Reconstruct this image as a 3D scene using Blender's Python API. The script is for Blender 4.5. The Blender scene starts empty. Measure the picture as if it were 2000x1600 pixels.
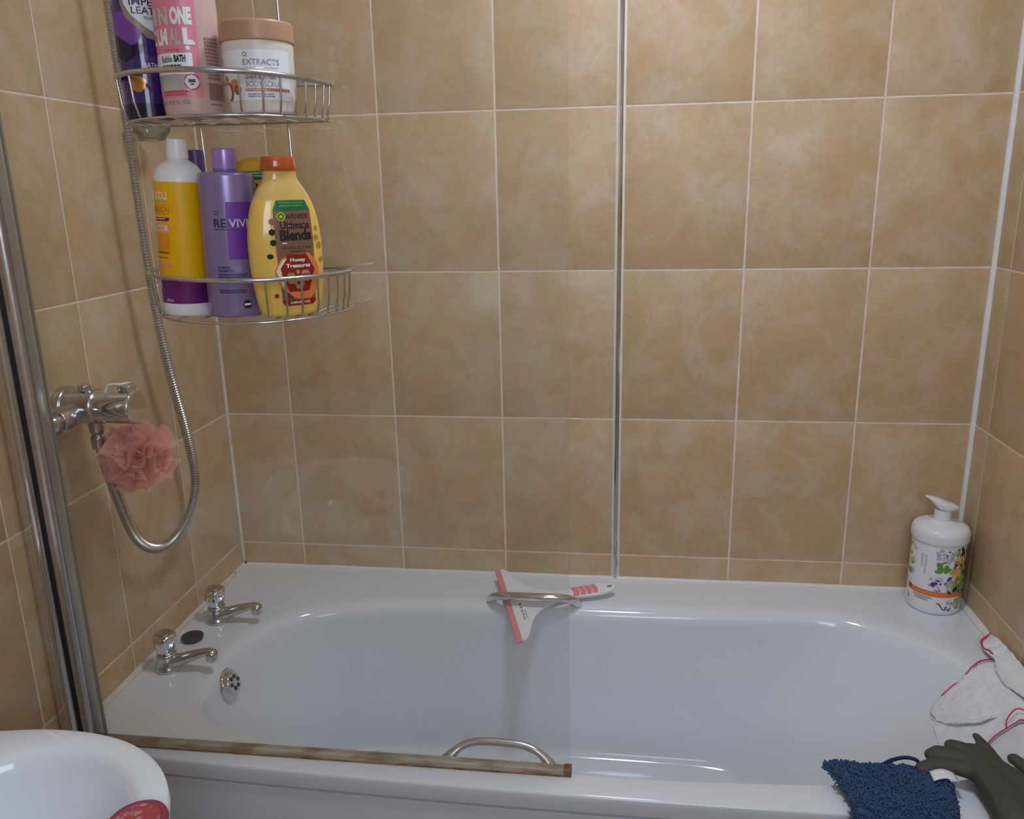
import bpy, bmesh, math, random
from mathutils import Vector, Matrix, noise
from mathutils.bvhtree import BVHTree
random.seed(7)
PI = math.pi
SC = bpy.context.scene
COL = SC.collection
R = math.radians

# ------------------------------------------------------------------ camera
cd = bpy.data.cameras.new('camera'); cam = bpy.data.objects.new('camera', cd); COL.objects.link(cam)
SC.camera = cam
cd.sensor_width = 36; cd.lens = 1597.5 / 2000 * 36; cd.clip_start = 0.01
def cam_axes(yaw, pitch, roll):
    f = Vector((math.sin(yaw) * math.cos(pitch), math.cos(yaw) * math.cos(pitch), math.sin(pitch)))
    r = Vector((math.cos(yaw), -math.sin(yaw), 0)); u = r.cross(f)
    return math.cos(roll) * r + math.sin(roll) * u, -math.sin(roll) * r + math.cos(roll) * u, f
r_, u_, f_ = cam_axes(-0.13154, -0.26356, -0.02136)
cam.matrix_world = Matrix(((r_.x, u_.x, -f_.x, 0.91678), (r_.y, u_.y, -f_.y, -1.77024), (r_.z, u_.z, -f_.z, 0.89081), (0, 0, 0, 1)))

# ------------------------------------------------------------------ light
W_ROOM, D_ROOM, Z_FLOOR, Z_CEIL = 1.66762, 2.45, -0.55, 1.85
SC.view_settings.view_transform = 'Standard'; SC.view_settings.look = 'None'
SC.view_settings.gamma = 1; SC.view_settings.use_curve_mapping = False
SC.view_settings.exposure = -0.04
wd = bpy.data.worlds.new('world'); SC.world = wd; wd.use_nodes = True
wd.node_tree.nodes['Background'].inputs[0].default_value = (0.75, 0.87, 1.0, 1)
wd.node_tree.nodes['Background'].inputs[1].default_value = 1.0
def area(name, loc, rot, size, power, col, sy=None, shape='RECTANGLE'):
    l = bpy.data.lights.new(name, 'AREA'); l.shape = shape; l.size = size
    if sy: l.size_y = sy
    l.energy = power; l.color = col
    o = bpy.data.objects.new(name, l); COL.objects.link(o); o.location = loc; o.rotation_euler = rot
    return o
LAMP = (0.95, -0.66)
area('ceiling_lamp_light', (LAMP[0], LAMP[1], Z_CEIL - 0.085), (0, 0, 0), 0.26, 8.6, (0.82, 0.91, 1.02), shape='DISK')
area('window_daylight', (1.21, -D_ROOM - 0.02, 1.30), (R(90), 0, 0), 0.70, 9.0, (0.76, 0.86, 1.0), sy=0.72)

# ------------------------------------------------------------------ materials
def nt(name):
    m = bpy.data.materials.new(name); m.use_nodes = True
    t = m.node_tree; b = t.nodes['Principled BSDF']
    return m, t, b
def S(b, k, v):
    if k in b.inputs: b.inputs[k].default_value = v
def c4(c): return (c[0], c[1], c[2], 1)
def mat(name, col, rough=0.5, metal=0.0, var=0.04, scale=30, bump=0.0, bscale=200, trans=0.0, ior=1.45, sss=0.0, coat=0.0, spec=None, alpha=1):
    """plain surface with a slight noise variation in tone and optional fine bump"""
    m, t, b = nt(name)
    S(b, 'Roughness', rough); S(b, 'Metallic', metal); S(b, 'Transmission Weight', trans); S(b, 'IOR', ior)
    S(b, 'Coat Weight', coat); S(b, 'Alpha', alpha)
    if spec is not None: S(b, 'Specular IOR Level', spec)
    if sss: S(b, 'Subsurface Weight', sss); S(b, 'Subsurface Radius', (0.01, 0.008, 0.006))
    tc = t.nodes.new('ShaderNodeTexCoord'); n = t.nodes.new('ShaderNodeTexNoise'); n.inputs['Scale'].default_value = scale
    n.inputs['Detail'].default_value = 4
    t.links.new(tc.outputs['Object'], n.inputs['Vector'])
    cr = t.nodes.new('ShaderNodeValToRGB')
    cr.color_ramp.elements[0].position = 0.3; cr.color_ramp.elements[1].position = 0.7
    cr.color_ramp.elements[0].color = c4([x * (1 - var) for x in col]); cr.color_ramp.elements[1].color = c4([min(1, x * (1 + var)) for x in col])
    t.links.new(n.outputs['Fac'], cr.inputs[0]); t.links.new(cr.outputs[0], b.inputs['Base Color'])
    if bump:
        n2 = t.nodes.new('ShaderNodeTexNoise'); n2.inputs['Scale'].default_value = bscale; n2.inputs['Detail'].default_value = 3
        t.links.new(tc.outputs['Object'], n2.inputs['Vector'])
        bp = t.nodes.new('ShaderNodeBump'); bp.inputs['Strength'].default_value = bump; bp.inputs['Distance'].default_value = 0.002
        t.links.new(n2.outputs['Fac'], bp.inputs['Height']); t.links.new(bp.outputs[0], b.inputs['Normal'])
    return m
def tile_mat():
    m, t, b = nt('beige_mottled_tile')
    N = t.nodes.new; L = t.links.new
    tc = N('ShaderNodeTexCoord'); geo = N('ShaderNodeNewGeometry')
    off = N('ShaderNodeVectorMath'); off.operation = 'SCALE'; off.inputs['Scale'].default_value = 9.0
    cmb = N('ShaderNodeCombineXYZ')
    for i in range(3): L(geo.outputs['Random Per Island'], cmb.inputs[i])
    L(cmb.outputs[0], off.inputs[0])
    add = N('ShaderNodeVectorMath'); add.operation = 'ADD'; L(tc.outputs['Object'], add.inputs[0]); L(off.outputs[0], add.inputs[1])
    def nz(scale, det, rough=0.55, dist=0.0):
        n = N('ShaderNodeTexNoise'); n.inputs['Scale'].default_value = scale; n.inputs['Detail'].default_value = det
        n.inputs['Roughness'].default_value = rough; n.inputs['Distortion'].default_value = dist
        L(add.outputs[0], n.inputs['Vector']); return n
    def ramp(src, els):
        r = N('ShaderNodeValToRGB'); e = r.color_ramp.elements
        e[0].position, e[0].color = els[0][0], c4(els[0][1]); e[1].position, e[1].color = els[-1][0], c4(els[-1][1])
        for p, c in els[1:-1]:
            x = e.new(p); x.color = c4(c)
        L(src, r.inputs[0]); return r
    big = nz(11.0, 6, 0.62, 0.5)
    r1 = ramp(big.outputs['Fac'], [(0.3, (0.510, 0.360, 0.205)), (0.45, (0.555, 0.396, 0.216)), (0.56, (0.590, 0.448, 0.290)), (0.7, (0.630, 0.502, 0.362))])
    warm = nz(15.0, 5, 0.62, 0.8)
    r2 = ramp(warm.outputs['Fac'], [(0.47, (0, 0, 0)), (0.64, (0.5, 0.5, 0.5))])
    mx = N('ShaderNodeMix'); mx.data_type = 'RGBA'; L(r2.outputs[0], mx.inputs[0]); L(r1.outputs[0], mx.inputs[6]); mx.inputs[7].default_value = (0.635, 0.375, 0.215, 1)
    fine = nz(48.0, 7, 0.78, 1.2)
    r3 = ramp(fine.outputs['Fac'], [(0.22, (0.74, 0.72, 0.70)), (0.42, (0.96, 0.955, 0.95)), (0.6, (1.02, 1.02, 1.02)), (0.70, (1.10, 1.09, 1.07)), (0.78, (1.32, 1.30, 1.24))])
    mu = N('ShaderNodeMix'); mu.data_type = 'RGBA'; mu.blend_type = 'MULTIPLY'; mu.inputs[0].default_value = 1.0
    L(mx.outputs[2], mu.inputs[6]); L(r3.outputs[0], mu.inputs[7])
    L(mu.outputs[2], b.inputs['Base Color'])
    S(b, 'Roughness', 0.36); S(b, 'Specular IOR Level', 0.5)
    bp = N('ShaderNodeBump'); bp.inputs['Strength'].default_value = 0.25; bp.inputs['Distance'].default_value = 0.0015
    L(fine.outputs['Fac'], bp.inputs['Height']); L(bp.outputs[0], b.inputs['Normal'])
    return m
def glass_mat():
    m = bpy.data.materials.new('screen_glass_with_limescale'); m.use_nodes = True; t = m.node_tree; t.nodes.clear()
    N = t.nodes.new; L = t.links.new
    out = N('ShaderNodeOutputMaterial'); tr = N('ShaderNodeBsdfTransparent'); tr.inputs[0].default_value = (0.975, 0.975, 0.965, 1)
    gl = N('ShaderNodeBsdfGlossy'); gl.inputs['Roughness'].default_value = 0.02; gl.inputs[0].default_value = (0.9, 0.95, 0.93, 1)
    lw = N('ShaderNodeLayerWeight'); lw.inputs[0].default_value = 0.5
    pw = N('ShaderNodeMath'); pw.operation = 'POWER'; pw.inputs[1].default_value = 4.5; L(lw.outputs['Facing'], pw.inputs[0])
    fr = N('ShaderNodeMath'); fr.operation = 'MULTIPLY_ADD'; fr.inputs[1].default_value = 0.75; fr.inputs[2].default_value = 0.035; L(pw.outputs[0], fr.inputs[0])
    m1 = N('ShaderNodeMixShader'); L(fr.outputs[0], m1.inputs[0]); L(tr.outputs[0], m1.inputs[1]); L(gl.outputs[0], m1.inputs[2])
    df = N('ShaderNodeBsdfDiffuse'); df.inputs[0].default_value = (0.72, 0.74, 0.68, 1)
    tc = N('ShaderNodeTexCoord'); mp = N('ShaderNodeMapping'); mp.inputs['Scale'].default_value = (1, 1, 0.35); L(tc.outputs['Object'], mp.inputs[0])
    n = N('ShaderNodeTexNoise'); n.inputs['Scale'].default_value = 5; n.inputs['Detail'].default_value = 5; L(mp.outputs[0], n.inputs['Vector'])
    r = N('ShaderNodeMapRange'); r.inputs[1].default_value = 0.35; r.inputs[2].default_value = 0.75; r.inputs[3].default_value = 0.012; r.inputs[4].default_value = 0.05
    L(n.outputs['Fac'], r.inputs[0])
    m2 = N('ShaderNodeMixShader'); L(r.outputs[0], m2.inputs[0]); L(m1.outputs[0], m2.inputs[1]); L(df.outputs[0], m2.inputs[2])
    L(m2.outputs[0], out.inputs[0])
    return m
def clear_mat(name, tint, diff, dcol, rough=0.1):
    m = bpy.data.materials.new(name); m.use_nodes = True; t = m.node_tree; t.nodes.clear()
    N = t.nodes.new; L = t.links.new
    out = N('ShaderNodeOutputMaterial'); tr = N('ShaderNodeBsdfTransparent'); tr.inputs[0].default_value = c4(tint)
    gl = N('ShaderNodeBsdfGlossy'); gl.inputs['Roughness'].default_value = rough
    fr = N('ShaderNodeLayerWeight'); fr.inputs[0].default_value = 0.25
    m1 = N('ShaderNodeMixShader'); L(fr.outputs['Fresnel'], m1.inputs[0]); L(tr.outputs[0], m1.inputs[1]); L(gl.outputs[0], m1.inputs[2])
    n = N('ShaderNodeTexNoise'); n.inputs['Scale'].default_value = 40
    df = N('ShaderNodeBsdfDiffuse'); df.inputs[0].default_value = c4(dcol)
    m2 = N('ShaderNodeMixShader'); m2.inputs[0].default_value = diff; L(m1.outputs[0], m2.inputs[1]); L(df.outputs[0], m2.inputs[2])
    L(m2.outputs[0], out.inputs[0])
    return m
def net_mat():
    m = bpy.data.materials.new('coral_pink_netting'); m.use_nodes = True; t = m.node_tree; t.nodes.clear()
    N = t.nodes.new; L = t.links.new
    out = N('ShaderNodeOutputMaterial'); tr = N('ShaderNodeBsdfTransparent'); tr.inputs[0].default_value = (1, .86, .84, 1)
    df = N('ShaderNodeBsdfDiffuse'); tl = N('ShaderNodeBsdfTranslucent')
    n = N('ShaderNodeTexNoise'); n.inputs['Scale'].default_value = 60
    cr = N('ShaderNodeValToRGB'); cr.color_ramp.elements[0].color = (0.98, 0.52, 0.47, 1); cr.color_ramp.elements[1].color = (0.99, 0.68, 0.64, 1)
    L(n.outputs['Fac'], cr.inputs[0]); L(cr.outputs[0], df.inputs[0]); L(cr.outputs[0], tl.inputs[0])
    a = N('ShaderNodeMixShader'); a.inputs[0].default_value = 0.5; L(df.outputs[0], a.inputs[1]); L(tl.outputs[0], a.inputs[2])
    b = N('ShaderNodeMixShader'); b.inputs[0].default_value = 0.66; L(tr.outputs[0], b.inputs[1]); L(a.outputs[0], b.inputs[2])
    L(b.outputs[0], out.inputs[0])
    return m
def speckle_mat():
    m, t, b = nt('red_and_pink_speckled_towelling')
    N = t.nodes.new; L = t.links.new
    tc = N('ShaderNodeTexCoord'); n = N('ShaderNodeTexNoise'); n.inputs['Scale'].default_value = 55; n.inputs['Detail'].default_value = 5; n.inputs['Roughness'].default_value = .7
    L(tc.outputs['Object'], n.inputs['Vector'])
    cr = N('ShaderNodeValToRGB'); e = cr.color_ramp.elements
    e[0].position = .46; e[0].color = (0.46, 0.07, 0.08, 1); e[1].position = .56; e[1].color = (0.62, 0.36, 0.35, 1)
    L(n.outputs['Fac'], cr.inputs[0]); L(cr.outputs[0], b.inputs['Base Color']); S(b, 'Roughness', .95)
    n2 = N('ShaderNodeTexNoise'); n2.inputs['Scale'].default_value = 600; L(tc.outputs['Object'], n2.inputs['Vector'])
    bp = N('ShaderNodeBump'); bp.inputs['Strength'].default_value = .8; bp.inputs['Distance'].default_value = .002
    L(n2.outputs['Fac'], bp.inputs['Height']); L(bp.outputs[0], b.inputs['Normal'])
    return m
def seal_mat():
    m, t, b = nt('grimy_seal_strip')
    N = t.nodes.new; L = t.links.new
    tc = N('ShaderNodeTexCoord'); n = N('ShaderNodeTexNoise'); n.inputs['Scale'].default_value = 35; n.inputs['Detail'].default_value = 5
    mp = N('ShaderNodeMapping'); mp.inputs['Scale'].default_value = (.5, 1, 3); L(tc.outputs['Object'], mp.inputs[0]); L(mp.outputs[0], n.inputs['Vector'])
    cr = N('ShaderNodeValToRGB'); e = cr.color_ramp.elements
    e[0].position = .35; e[0].color = (0.27, 0.20, 0.12, 1); e[1].position = .55; e[1].color = (0.44, 0.41, 0.33, 1)
    L(n.outputs['Fac'], cr.inputs[0]); L(cr.outputs[0], b.inputs['Base Color']); S(b, 'Roughness', .3)
    return m

M = {}
M['tile'] = tile_mat()
M['grout'] = mat('pale_grout', (0.80, 0.68, 0.58), .85, var=.12, scale=25)
M['caulk'] = mat('white_sealant', (0.80, 0.78, 0.78), .4, var=.06, scale=12, bump=.3, bscale=60)
M['caulk_old'] = mat('yellowed_sealant', (0.72, 0.67, 0.60), .45, var=.15, scale=20, bump=.3, bscale=60)
M['mould'] = mat('dark_mould', (0.05, 0.03, 0.025), .8)
M['enamel'] = mat('white_bath_acrylic', (0.76, 0.795, 0.86), .12, var=.01, scale=3, coat=.3)
M['ceramic'] = mat('white_ceramic', (0.82, 0.87, 0.95), .1, var=.01, scale=3, coat=.3)
M['panel'] = mat('bath_panel_plastic', (0.62, 0.63, 0.70), .3, var=.02)
M['paint'] = mat('white_paint', (0.8, 0.8, 0.79), .8, var=.02)
M['floor'] = mat('grey_vinyl', (0.35, 0.34, 0.33), .5, var=.1, scale=8)
M['frame'] = mat('window_frame_plastic', (0.85, 0.85, 0.85), .4)
M['chrome'] = mat('chrome', (0.72, 0.72, 0.75), .09, 1, var=.05, scale=60)
M['chrome_dull'] = mat('water_marked_chrome', (0.58, 0.58, 0.60), .2, 1, var=.18, scale=70)
M['alu'] = mat('brushed_aluminium', (0.66, 0.66, 0.70), .27, 1, var=.08, scale=90)
M['wire'] = mat('steel_wire', (0.60, 0.60, 0.63), .24, 1, var=.1, scale=150)
M['black'] = mat('black_rubber', (0.02, 0.02, 0.02), .5)
M['dark_hole'] = mat('dark_hole', (0.01, 0.01, 0.012), .7)
M['glass'] = glass_mat()
M['glass_edge'] = clear_mat('green_glass_edge', (0.45, 0.6, 0.52), .35, (0.62, 0.70, 0.62), .05)
M['glass_edge_dark'] = mat('dark_green_glass_edge', (0.02, 0.06, 0.045), .15)
M['pvc'] = clear_mat('clear_pvc', (0.86, 0.85, 0.80), .3, (0.6, 0.58, 0.52))
M['clear'] = clear_mat('cloudy_clear_plastic', (0.84, 0.85, 0.80), .22, (0.5, 0.52, 0.46))
M['seal'] = seal_mat()
M['net'] = net_mat()
M['cord'] = mat('white_cord', (0.80, 0.77, 0.76), .8)
M['white_pl'] = mat('white_plastic', (0.82, 0.83, 0.86), .3, var=.02)
M['pink_rub'] = mat('pink_rubber', (0.80, 0.26, 0.30), .5)
M['hose'] = mat('ribbed_hose_metal', (0.50, 0.46, 0.44), .3, .85, var=.1, scale=90)
M['rust_stain'] = mat('rusty_grime', (0.30, 0.15, 0.05), .7, var=.6, scale=40)
def flat(n, c, r=.35, **k): M[n] = mat(n, c, r, var=.02, **k)
flat('ink_black', (0.015, 0.015, 0.02)); flat('ink_navy', (0.03, 0.03, 0.09)); flat('ink_white', (0.85, 0.85, 0.88)); flat('ink_grey', (0.22, 0.22, 0.24))
flat('deep_purple', (0.05, 0.02, 0.16), .12, coat=.5); flat('purple_silk', (0.20, 0.06, 0.38)); flat('darkest_purple', (0.018, 0.010, 0.045), .15)
flat('gold', (0.62, 0.30, 0.07), .2, metal=.7); flat('taupe', (0.33, 0.25, 0.19)); flat('pale_violet', (0.60, 0.58, 0.72)); flat('dim_purple', (0.12, 0.05, 0.22))
flat('tube_pink', (0.76, 0.24, 0.34)); flat('blush', (0.60, 0.41, 0.39)); flat('mauve_brown', (0.34, 0.18, 0.17)); flat('silver_foil', (0.62, 0.62, 0.65), .3, metal=.5); flat('crimson', (0.62, 0.03, 0.16))
flat('peach_lid', (0.48, 0.27, 0.17)); flat('jar_cream', (0.74, 0.68, 0.64)); flat('label_white', (0.82, 0.83, 0.88)); flat('label_tan', (0.50, 0.20, 0.10)); flat('nut_brown', (0.30, 0.09, 0.04)); flat('nut_tan', (0.62, 0.28, 0.14)); flat('nut_cream', (0.80, 0.74, 0.64))
flat('sunny_orange', (0.86, 0.46, 0.0)); flat('orange2', (0.82, 0.30, 0.0)); flat('plum', (0.15, 0.012, 0.16)); flat('cream', (0.85, 0.72, 0.50)); flat('salmon', (0.90, 0.30, 0.16)); flat('rust', (0.50, 0.10, 0.0))
flat('lilac', (0.28, 0.22, 0.44), .25, metal=.35); flat('lilac_cap', (0.38, 0.24, 0.62), .25, metal=.3); flat('violet', (0.16, 0.035, 0.34))
flat('honey', (0.86, 0.56, 0.11), .15, sss=.1, coat=.4); flat('honey_top', (0.70, 0.46, 0.14), .1, coat=.4); flat('amber', (0.72, 0.40, 0.03), .15, coat=.4); flat('cap_orange', (0.46, 0.085, 0.01), .15, coat=.5)
flat('label_brown', (0.22, 0.11, 0.07)); flat('label_green', (0.0, 0.16, 0.08)); flat('lime', (0.45, 0.65, 0.03)); flat('label_red', (0.27, 0.015, 0.006)); flat('nectar', (0.80, 0.22, 0.07)); flat('olive_gold', (0.42, 0.28, 0.04))
flat('aubergine', (0.07, 0.03, 0.07)); flat('leaf_green', (0.12, 0.33, 0.05)); flat('dark_leaf', (0.02, 0.06, 0.02)); flat('lavender', (0.52, 0.40, 0.62)); flat('band_orange', (0.78, 0.20, 0.04)); flat('petal_yellow', (0.85, 0.50, 0.08)); flat('light_leaf', (0.45, 0.55, 0.15))
flat('cloth_white', (0.84, 0.85, 0.89), .95, bump=.9, bscale=350); flat('thread_red', (0.62, 0.03, 0.07), .8)
flat('microfibre_blue', (0.045, 0.090, 0.20), .9); flat('microfibre_dark', (0.012, 0.02, 0.08), .8)
flat('glove_rubber', (0.062, 0.066, 0.052), .62, bump=.25, bscale=500)
flat('grey_plastic', (0.16, 0.17, 0.16), .4)
flat('flannel_edge', (0.30, 0.06, 0.09), .95); M['speckle'] = speckle_mat()

# ------------------------------------------------------------------ mesh helpers
class MB:
    def __init__(s): s.v = []; s.f = []; s.m = []; s.sm = []
    def add(s, vs, fs, mi=0, smooth=True, T=None):
        o = len(s.v)
        s.v += [tuple((T @ Vector(v)) if T else v) for v in vs]
        s.f += [tuple(i + o for i in f) for f in fs]; s.m += [mi] * len(fs); s.sm += [smooth] * len(fs)
        return s
    def loft(s, rings, mi=0, closed=True, caps=(False, False), smooth=True, T=None):
        n = len(rings[0]); vs = [p for r in rings for p in r]; fs = []
        for i in range(len(rings) - 1):
            for j in range(n if closed else n - 1):
                k = (j + 1) % n
                fs.append((i * n + j, i * n + k, (i + 1) * n + k, (i + 1) * n + j))
        if caps[0]: fs.append(tuple(range(n))[::-1])
        if caps[1]: fs.append(tuple(range((len(rings) - 1) * n, len(rings) * n)))
        return s.add(vs, fs, mi, smooth, T)
    def lathe(s, prof, n=48, mi=0, c=(0, 0, 0), T=None, oval=(1, 1), smooth=True):
        rings = [[(c[0] + oval[0] * r * math.cos(2 * PI * k / n), c[1] + oval[1] * r * math.sin(2 * PI * k / n), c[2] + z) for k in range(n)] for r, z in prof]
        return s.loft(rings, mi, True, (prof[0][0] > 1e-5, prof[-1][0] > 1e-5), smooth, T)
    def tube(s, pts, r, n=10, mi=0, closed=False, rf=None, flat=None):
        P = [Vector(p) for p in pts]; L = len(P); rings = []
        up = None
        for i, p in enumerate(P):
            a = P[(i - 1) % L] if (closed or i > 0) else p; b = P[(i + 1) % L] if (closed or i < L - 1) else p
            t = (b - a).normalized()
            if up is None:
                up = Vector((0, 0, 1)) if abs(t.z) < .9 else Vector((1, 0, 0))
            x = t.cross(up).normalized() if t.cross(up).length > 1e-6 else Vector((1, 0, 0)); y = x.cross(t).normalized(); up = y
            rr = rf(i / (L - 1)) if rf else r
            fx, fy = flat if flat else (1, 1)
            rings.append([tuple(p + rr * (fx * math.cos(2 * PI * k / n) * x + fy * math.sin(2 * PI * k / n) * y)) for k in range(n)])
        if closed: rings.append(rings[0])
        return s.loft(rings, mi, True, (not closed, not closed))
    def box(s, lo, hi, mi=0, bev=0.0, T=None):
        bm = bmesh.new(); bmesh.ops.create_cube(bm, size=1)
        for v in bm.verts: v.co = Vector([lo[i] + (v.co[i] + .5) * (hi[i] - lo[i]) for i in range(3)])
        if bev: bmesh.ops.bevel(bm, geom=bm.edges[:], offset=bev, segments=3, profile=.5, affect='EDGES')
        bm.verts.index_update()
        s.add([v.co[:] for v in bm.verts], [[v.index for v in f.verts] for f in bm.faces], mi, bool(bev), T); bm.free(); return s
    def prism(s, poly, z0, z1, mi=0, T=None, bev=0.0, smooth=False):
        bm = bmesh.new(); vs = [bm.verts.new((p[0], p[1], z0)) for p in poly]; f = bm.faces.new(vs)
        r = bmesh.ops.extrude_face_region(bm, geom=[f]); 
        for e in r['geom']:
            if isinstance(e, bmesh.types.BMVert): e.co.z = z1
        bmesh.ops.recalc_face_normals(bm, faces=bm.faces[:])
        if bev:
            es = [e for e in bm.edges if abs(e.verts[0].co.z - e.verts[1].co.z) < 1e-7]
            bmesh.ops.bevel(bm, geom=es, offset=bev, segments=3, profile=.5, affect='EDGES')
        bm.verts.index_update()
        s.add([v.co[:] for v in bm.verts], [[v.index for v in f.verts] for f in bm.faces], mi, smooth, T); bm.free(); return s
    def build(s, name, mats, parent=None, loc=None):
        me = bpy.data.meshes.new(name); me.from_pydata(s.v, [], s.f)
        for m in (mats if isinstance(mats, (list, tuple)) else [mats]): me.materials.append(M[m] if isinstance(m, str) else m)
        me.polygons.foreach_set('material_index', s.m); me.polygons.foreach_set('use_smooth', s.sm)
        bm = bmesh.new(); bm.from_mesh(me); bmesh.ops.remove_doubles(bm, verts=bm.verts[:], dist=1e-6); bmesh.ops.recalc_face_normals(bm, faces=bm.faces[:]); bm.to_mesh(me); bm.free()
        me.update()
        try: me.set_sharp_from_angle(angle=R(50))
        except Exception: pass
        o = bpy.data.objects.new(name, me); COL.objects.link(o)
        if parent: o.parent = parent
        if loc: o.location = loc
        return o
def empty(name, loc=(0, 0, 0), rz=0):
    o = bpy.data.objects.new(name, None); COL.objects.link(o); o.location = loc; o.rotation_euler = (0, 0, rz); o.empty_display_size = .02
    return o
def tag(o, label, cat, group=None, kind=None):
    if label: o['label'] = label
    if cat: o['category'] = cat
    if group: o['group'] = group
    if kind: o['kind'] = kind
    return o
def struct(o, label=None):
    o['kind'] = 'structure'
    if label: o['label'] = label
    return o
def crv(pts, n, closed=False):
    """Catmull-Rom resample, n samples per segment"""
    P = [Vector(p) for p in pts]; L = len(P); out = []
    seg = L if closed else L - 1
    for i in range(seg):
        p0 = P[(i - 1) % L] if (closed or i > 0) else P[0]; p1 = P[i]; p2 = P[(i + 1) % L]; p3 = P[(i + 2) % L] if (closed or i < L - 2) else P[-1]
        for k in range(n):
            t = k / n
            out.append(.5 * ((2 * p1) + (p2 - p0) * t + (2 * p0 - 5 * p1 + 4 * p2 - p3) * t * t + (3 * p1 - p0 - 3 * p2 + p3) * t ** 3))
    if not closed: out.append(P[-1])
    return out
def sharp_top(prof, r=.002):
    """round the corners of a lathe profile"""
    out = [prof[0]]
    for i in range(1, len(prof) - 1):
        a, b, c = Vector(prof[i - 1]), Vector(prof[i]), Vector(prof[i + 1])
        d1 = min(r, (a - b).length * .45); d2 = min(r, (c - b).length * .45)
        if d1 < 1e-6 or d2 < 1e-6: out.append(prof[i]); continue
        p, q = b + (a - b).normalized() * d1, b + (c - b).normalized() * d2
        for t in (0, .25, .5, .75, 1): out.append(tuple((1 - t) ** 2 * p + 2 * t * (1 - t) * b + t * t * q))
    out.append(prof[-1]); return out

# decals: flat print laid on a curved surface as its own thin mesh
class Decal:
    def __init__(s): s.items = []; s.mats = []
    def mi(s, m):
        if m not in s.mats: s.mats.append(m)
        return s.mats.index(m)
    def poly(s, pts, m, lay=0): s.items.append(([tuple(p) for p in pts], [tuple(range(len(pts)))], s.mi(m), lay)); return s
    def rect(s, u0, v0, u1, v1, m, lay=0): return s.poly([(u0, v0), (u1, v0), (u1, v1), (u0, v1)], m, lay)
    def disc(s, u, v, r, m, lay=0, n=20, ry=None, rot=0):
        ry = ry or r
        return s.poly([(u + r * math.cos(a) * math.cos(rot) - ry * math.sin(a) * math.sin(rot), v + r * math.cos(a) * math.sin(rot) + ry * math.sin(a) * math.cos(rot)) for a in [2 * PI * k / n for k in range(n)]], m, lay)
    def ring(s, u, v, r0, r1, m, lay=0, n=24, rot=0):
        vs = [(u + r * math.cos(2 * PI * k / n + rot), v + r * math.sin(2 * PI * k / n + rot)) for r in (r0, r1) for k in range(n)]
        s.items.append((vs, [(k, (k + 1) % n, n + (k + 1) % n, n + k) for k in range(n)], s.mi(m), lay)); return s
    def text(s, txt, u0, v0, u1, v1, m, lay=1, bold=0.0):
        """text fitted to the box"""
        cu = bpy.data.curves.new('t', 'FONT'); cu.body = txt; cu.size = 1; cu.offset = bold; cu.resolution_u = 3; cu.fill_mode = 'FRONT'
        ob = bpy.data.objects.new('t', cu); me = bpy.data.meshes.new_from_object(ob)
        vs = [(v.co.x, v.co.y) for v in me.vertices]; fs = [tuple(p.vertices) for p in me.polygons]
        bpy.data.meshes.remove(me); bpy.data.objects.remove(ob); bpy.data.curves.remove(cu)
        if not vs: return s
        x0, x1 = min(v[0] for v in vs), max(v[0] for v in vs); y0, y1 = min(v[1] for v in vs), max(v[1] for v in vs)
        vs = [(u0 + (x - x0) / (x1 - x0) * (u1 - u0), v0 + (y - y0) / (y1 - y0) * (v1 - v0)) for x, y in vs]
        s.items.append((vs, fs, s.mi(m), lay)); return s
    def lines(s, u0, v0, u1, v1, n, m, lay=1, seed=1):
        """rows of illegible small print"""
        rnd = random.Random(seed); h = (v1 - v0) / n
        for i in range(n):
            u = u0; v = v1 - i * h
            end = u1 - rnd.random() * .15 * (u1 - u0)
            while u < end:
                w = rnd.uniform(.0012, .0038)
                s.rect(u, v - h * .55, min(u + w, end), v, m, lay); u += w + .0007
        return s
    def build(s, name, parent, mp, step=.004, gap=.00025, base=.0003):
        mb = MB()
        for vs, fs, mi, lay in s.items:
            bm = bmesh.new(); bv = [bm.verts.new((a, b, 0)) for a, b in vs]
            for f in fs:
                try: bm.faces.new([bv[i] for i in f])
                except ValueError: pass
            bmesh.ops.triangulate(bm, faces=bm.faces[:])
            for _ in range(6):
                es = [e for e in bm.edges if abs(e.verts[0].co.x - e.verts[1].co.x) > step or abs(e.verts[0].co.y - e.verts[1].co.y) > step * 3]
                if not es: break
                bmesh.ops.subdivide_edges(bm, edges=es, cuts=1); bmesh.ops.triangulate(bm, faces=bm.faces[:])
            bm.verts.index_update()
            mb.add([mp(v.co.x, v.co.y, base + lay * gap) for v in bm.verts], [[v.index for v in f.verts] for f in bm.faces], mi, True); bm.free()
        me = bpy.data.meshes.new(name); me.from_pydata(mb.v, [], mb.f)
        for m in s.mats: me.materials.append(M[m])
        me.polygons.foreach_set('material_index', mb.m); me.polygons.foreach_set('use_smooth', [True] * len(mb.f))
        o = bpy.data.objects.new(name, me); COL.objects.link(o); o.parent = parent
        return o
def cylmap(Rf, T=None):
    def f(u, v, off):
        r = Rf(v) if callable(Rf) else Rf
        a = R(u * 1000)                      # u is given in thousandths: degrees / 1000
        p = Vector(((r + off) * math.sin(a), -(r + off) * math.cos(a), v))
        return tuple(T @ p) if T else tuple(p)
    return f
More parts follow.
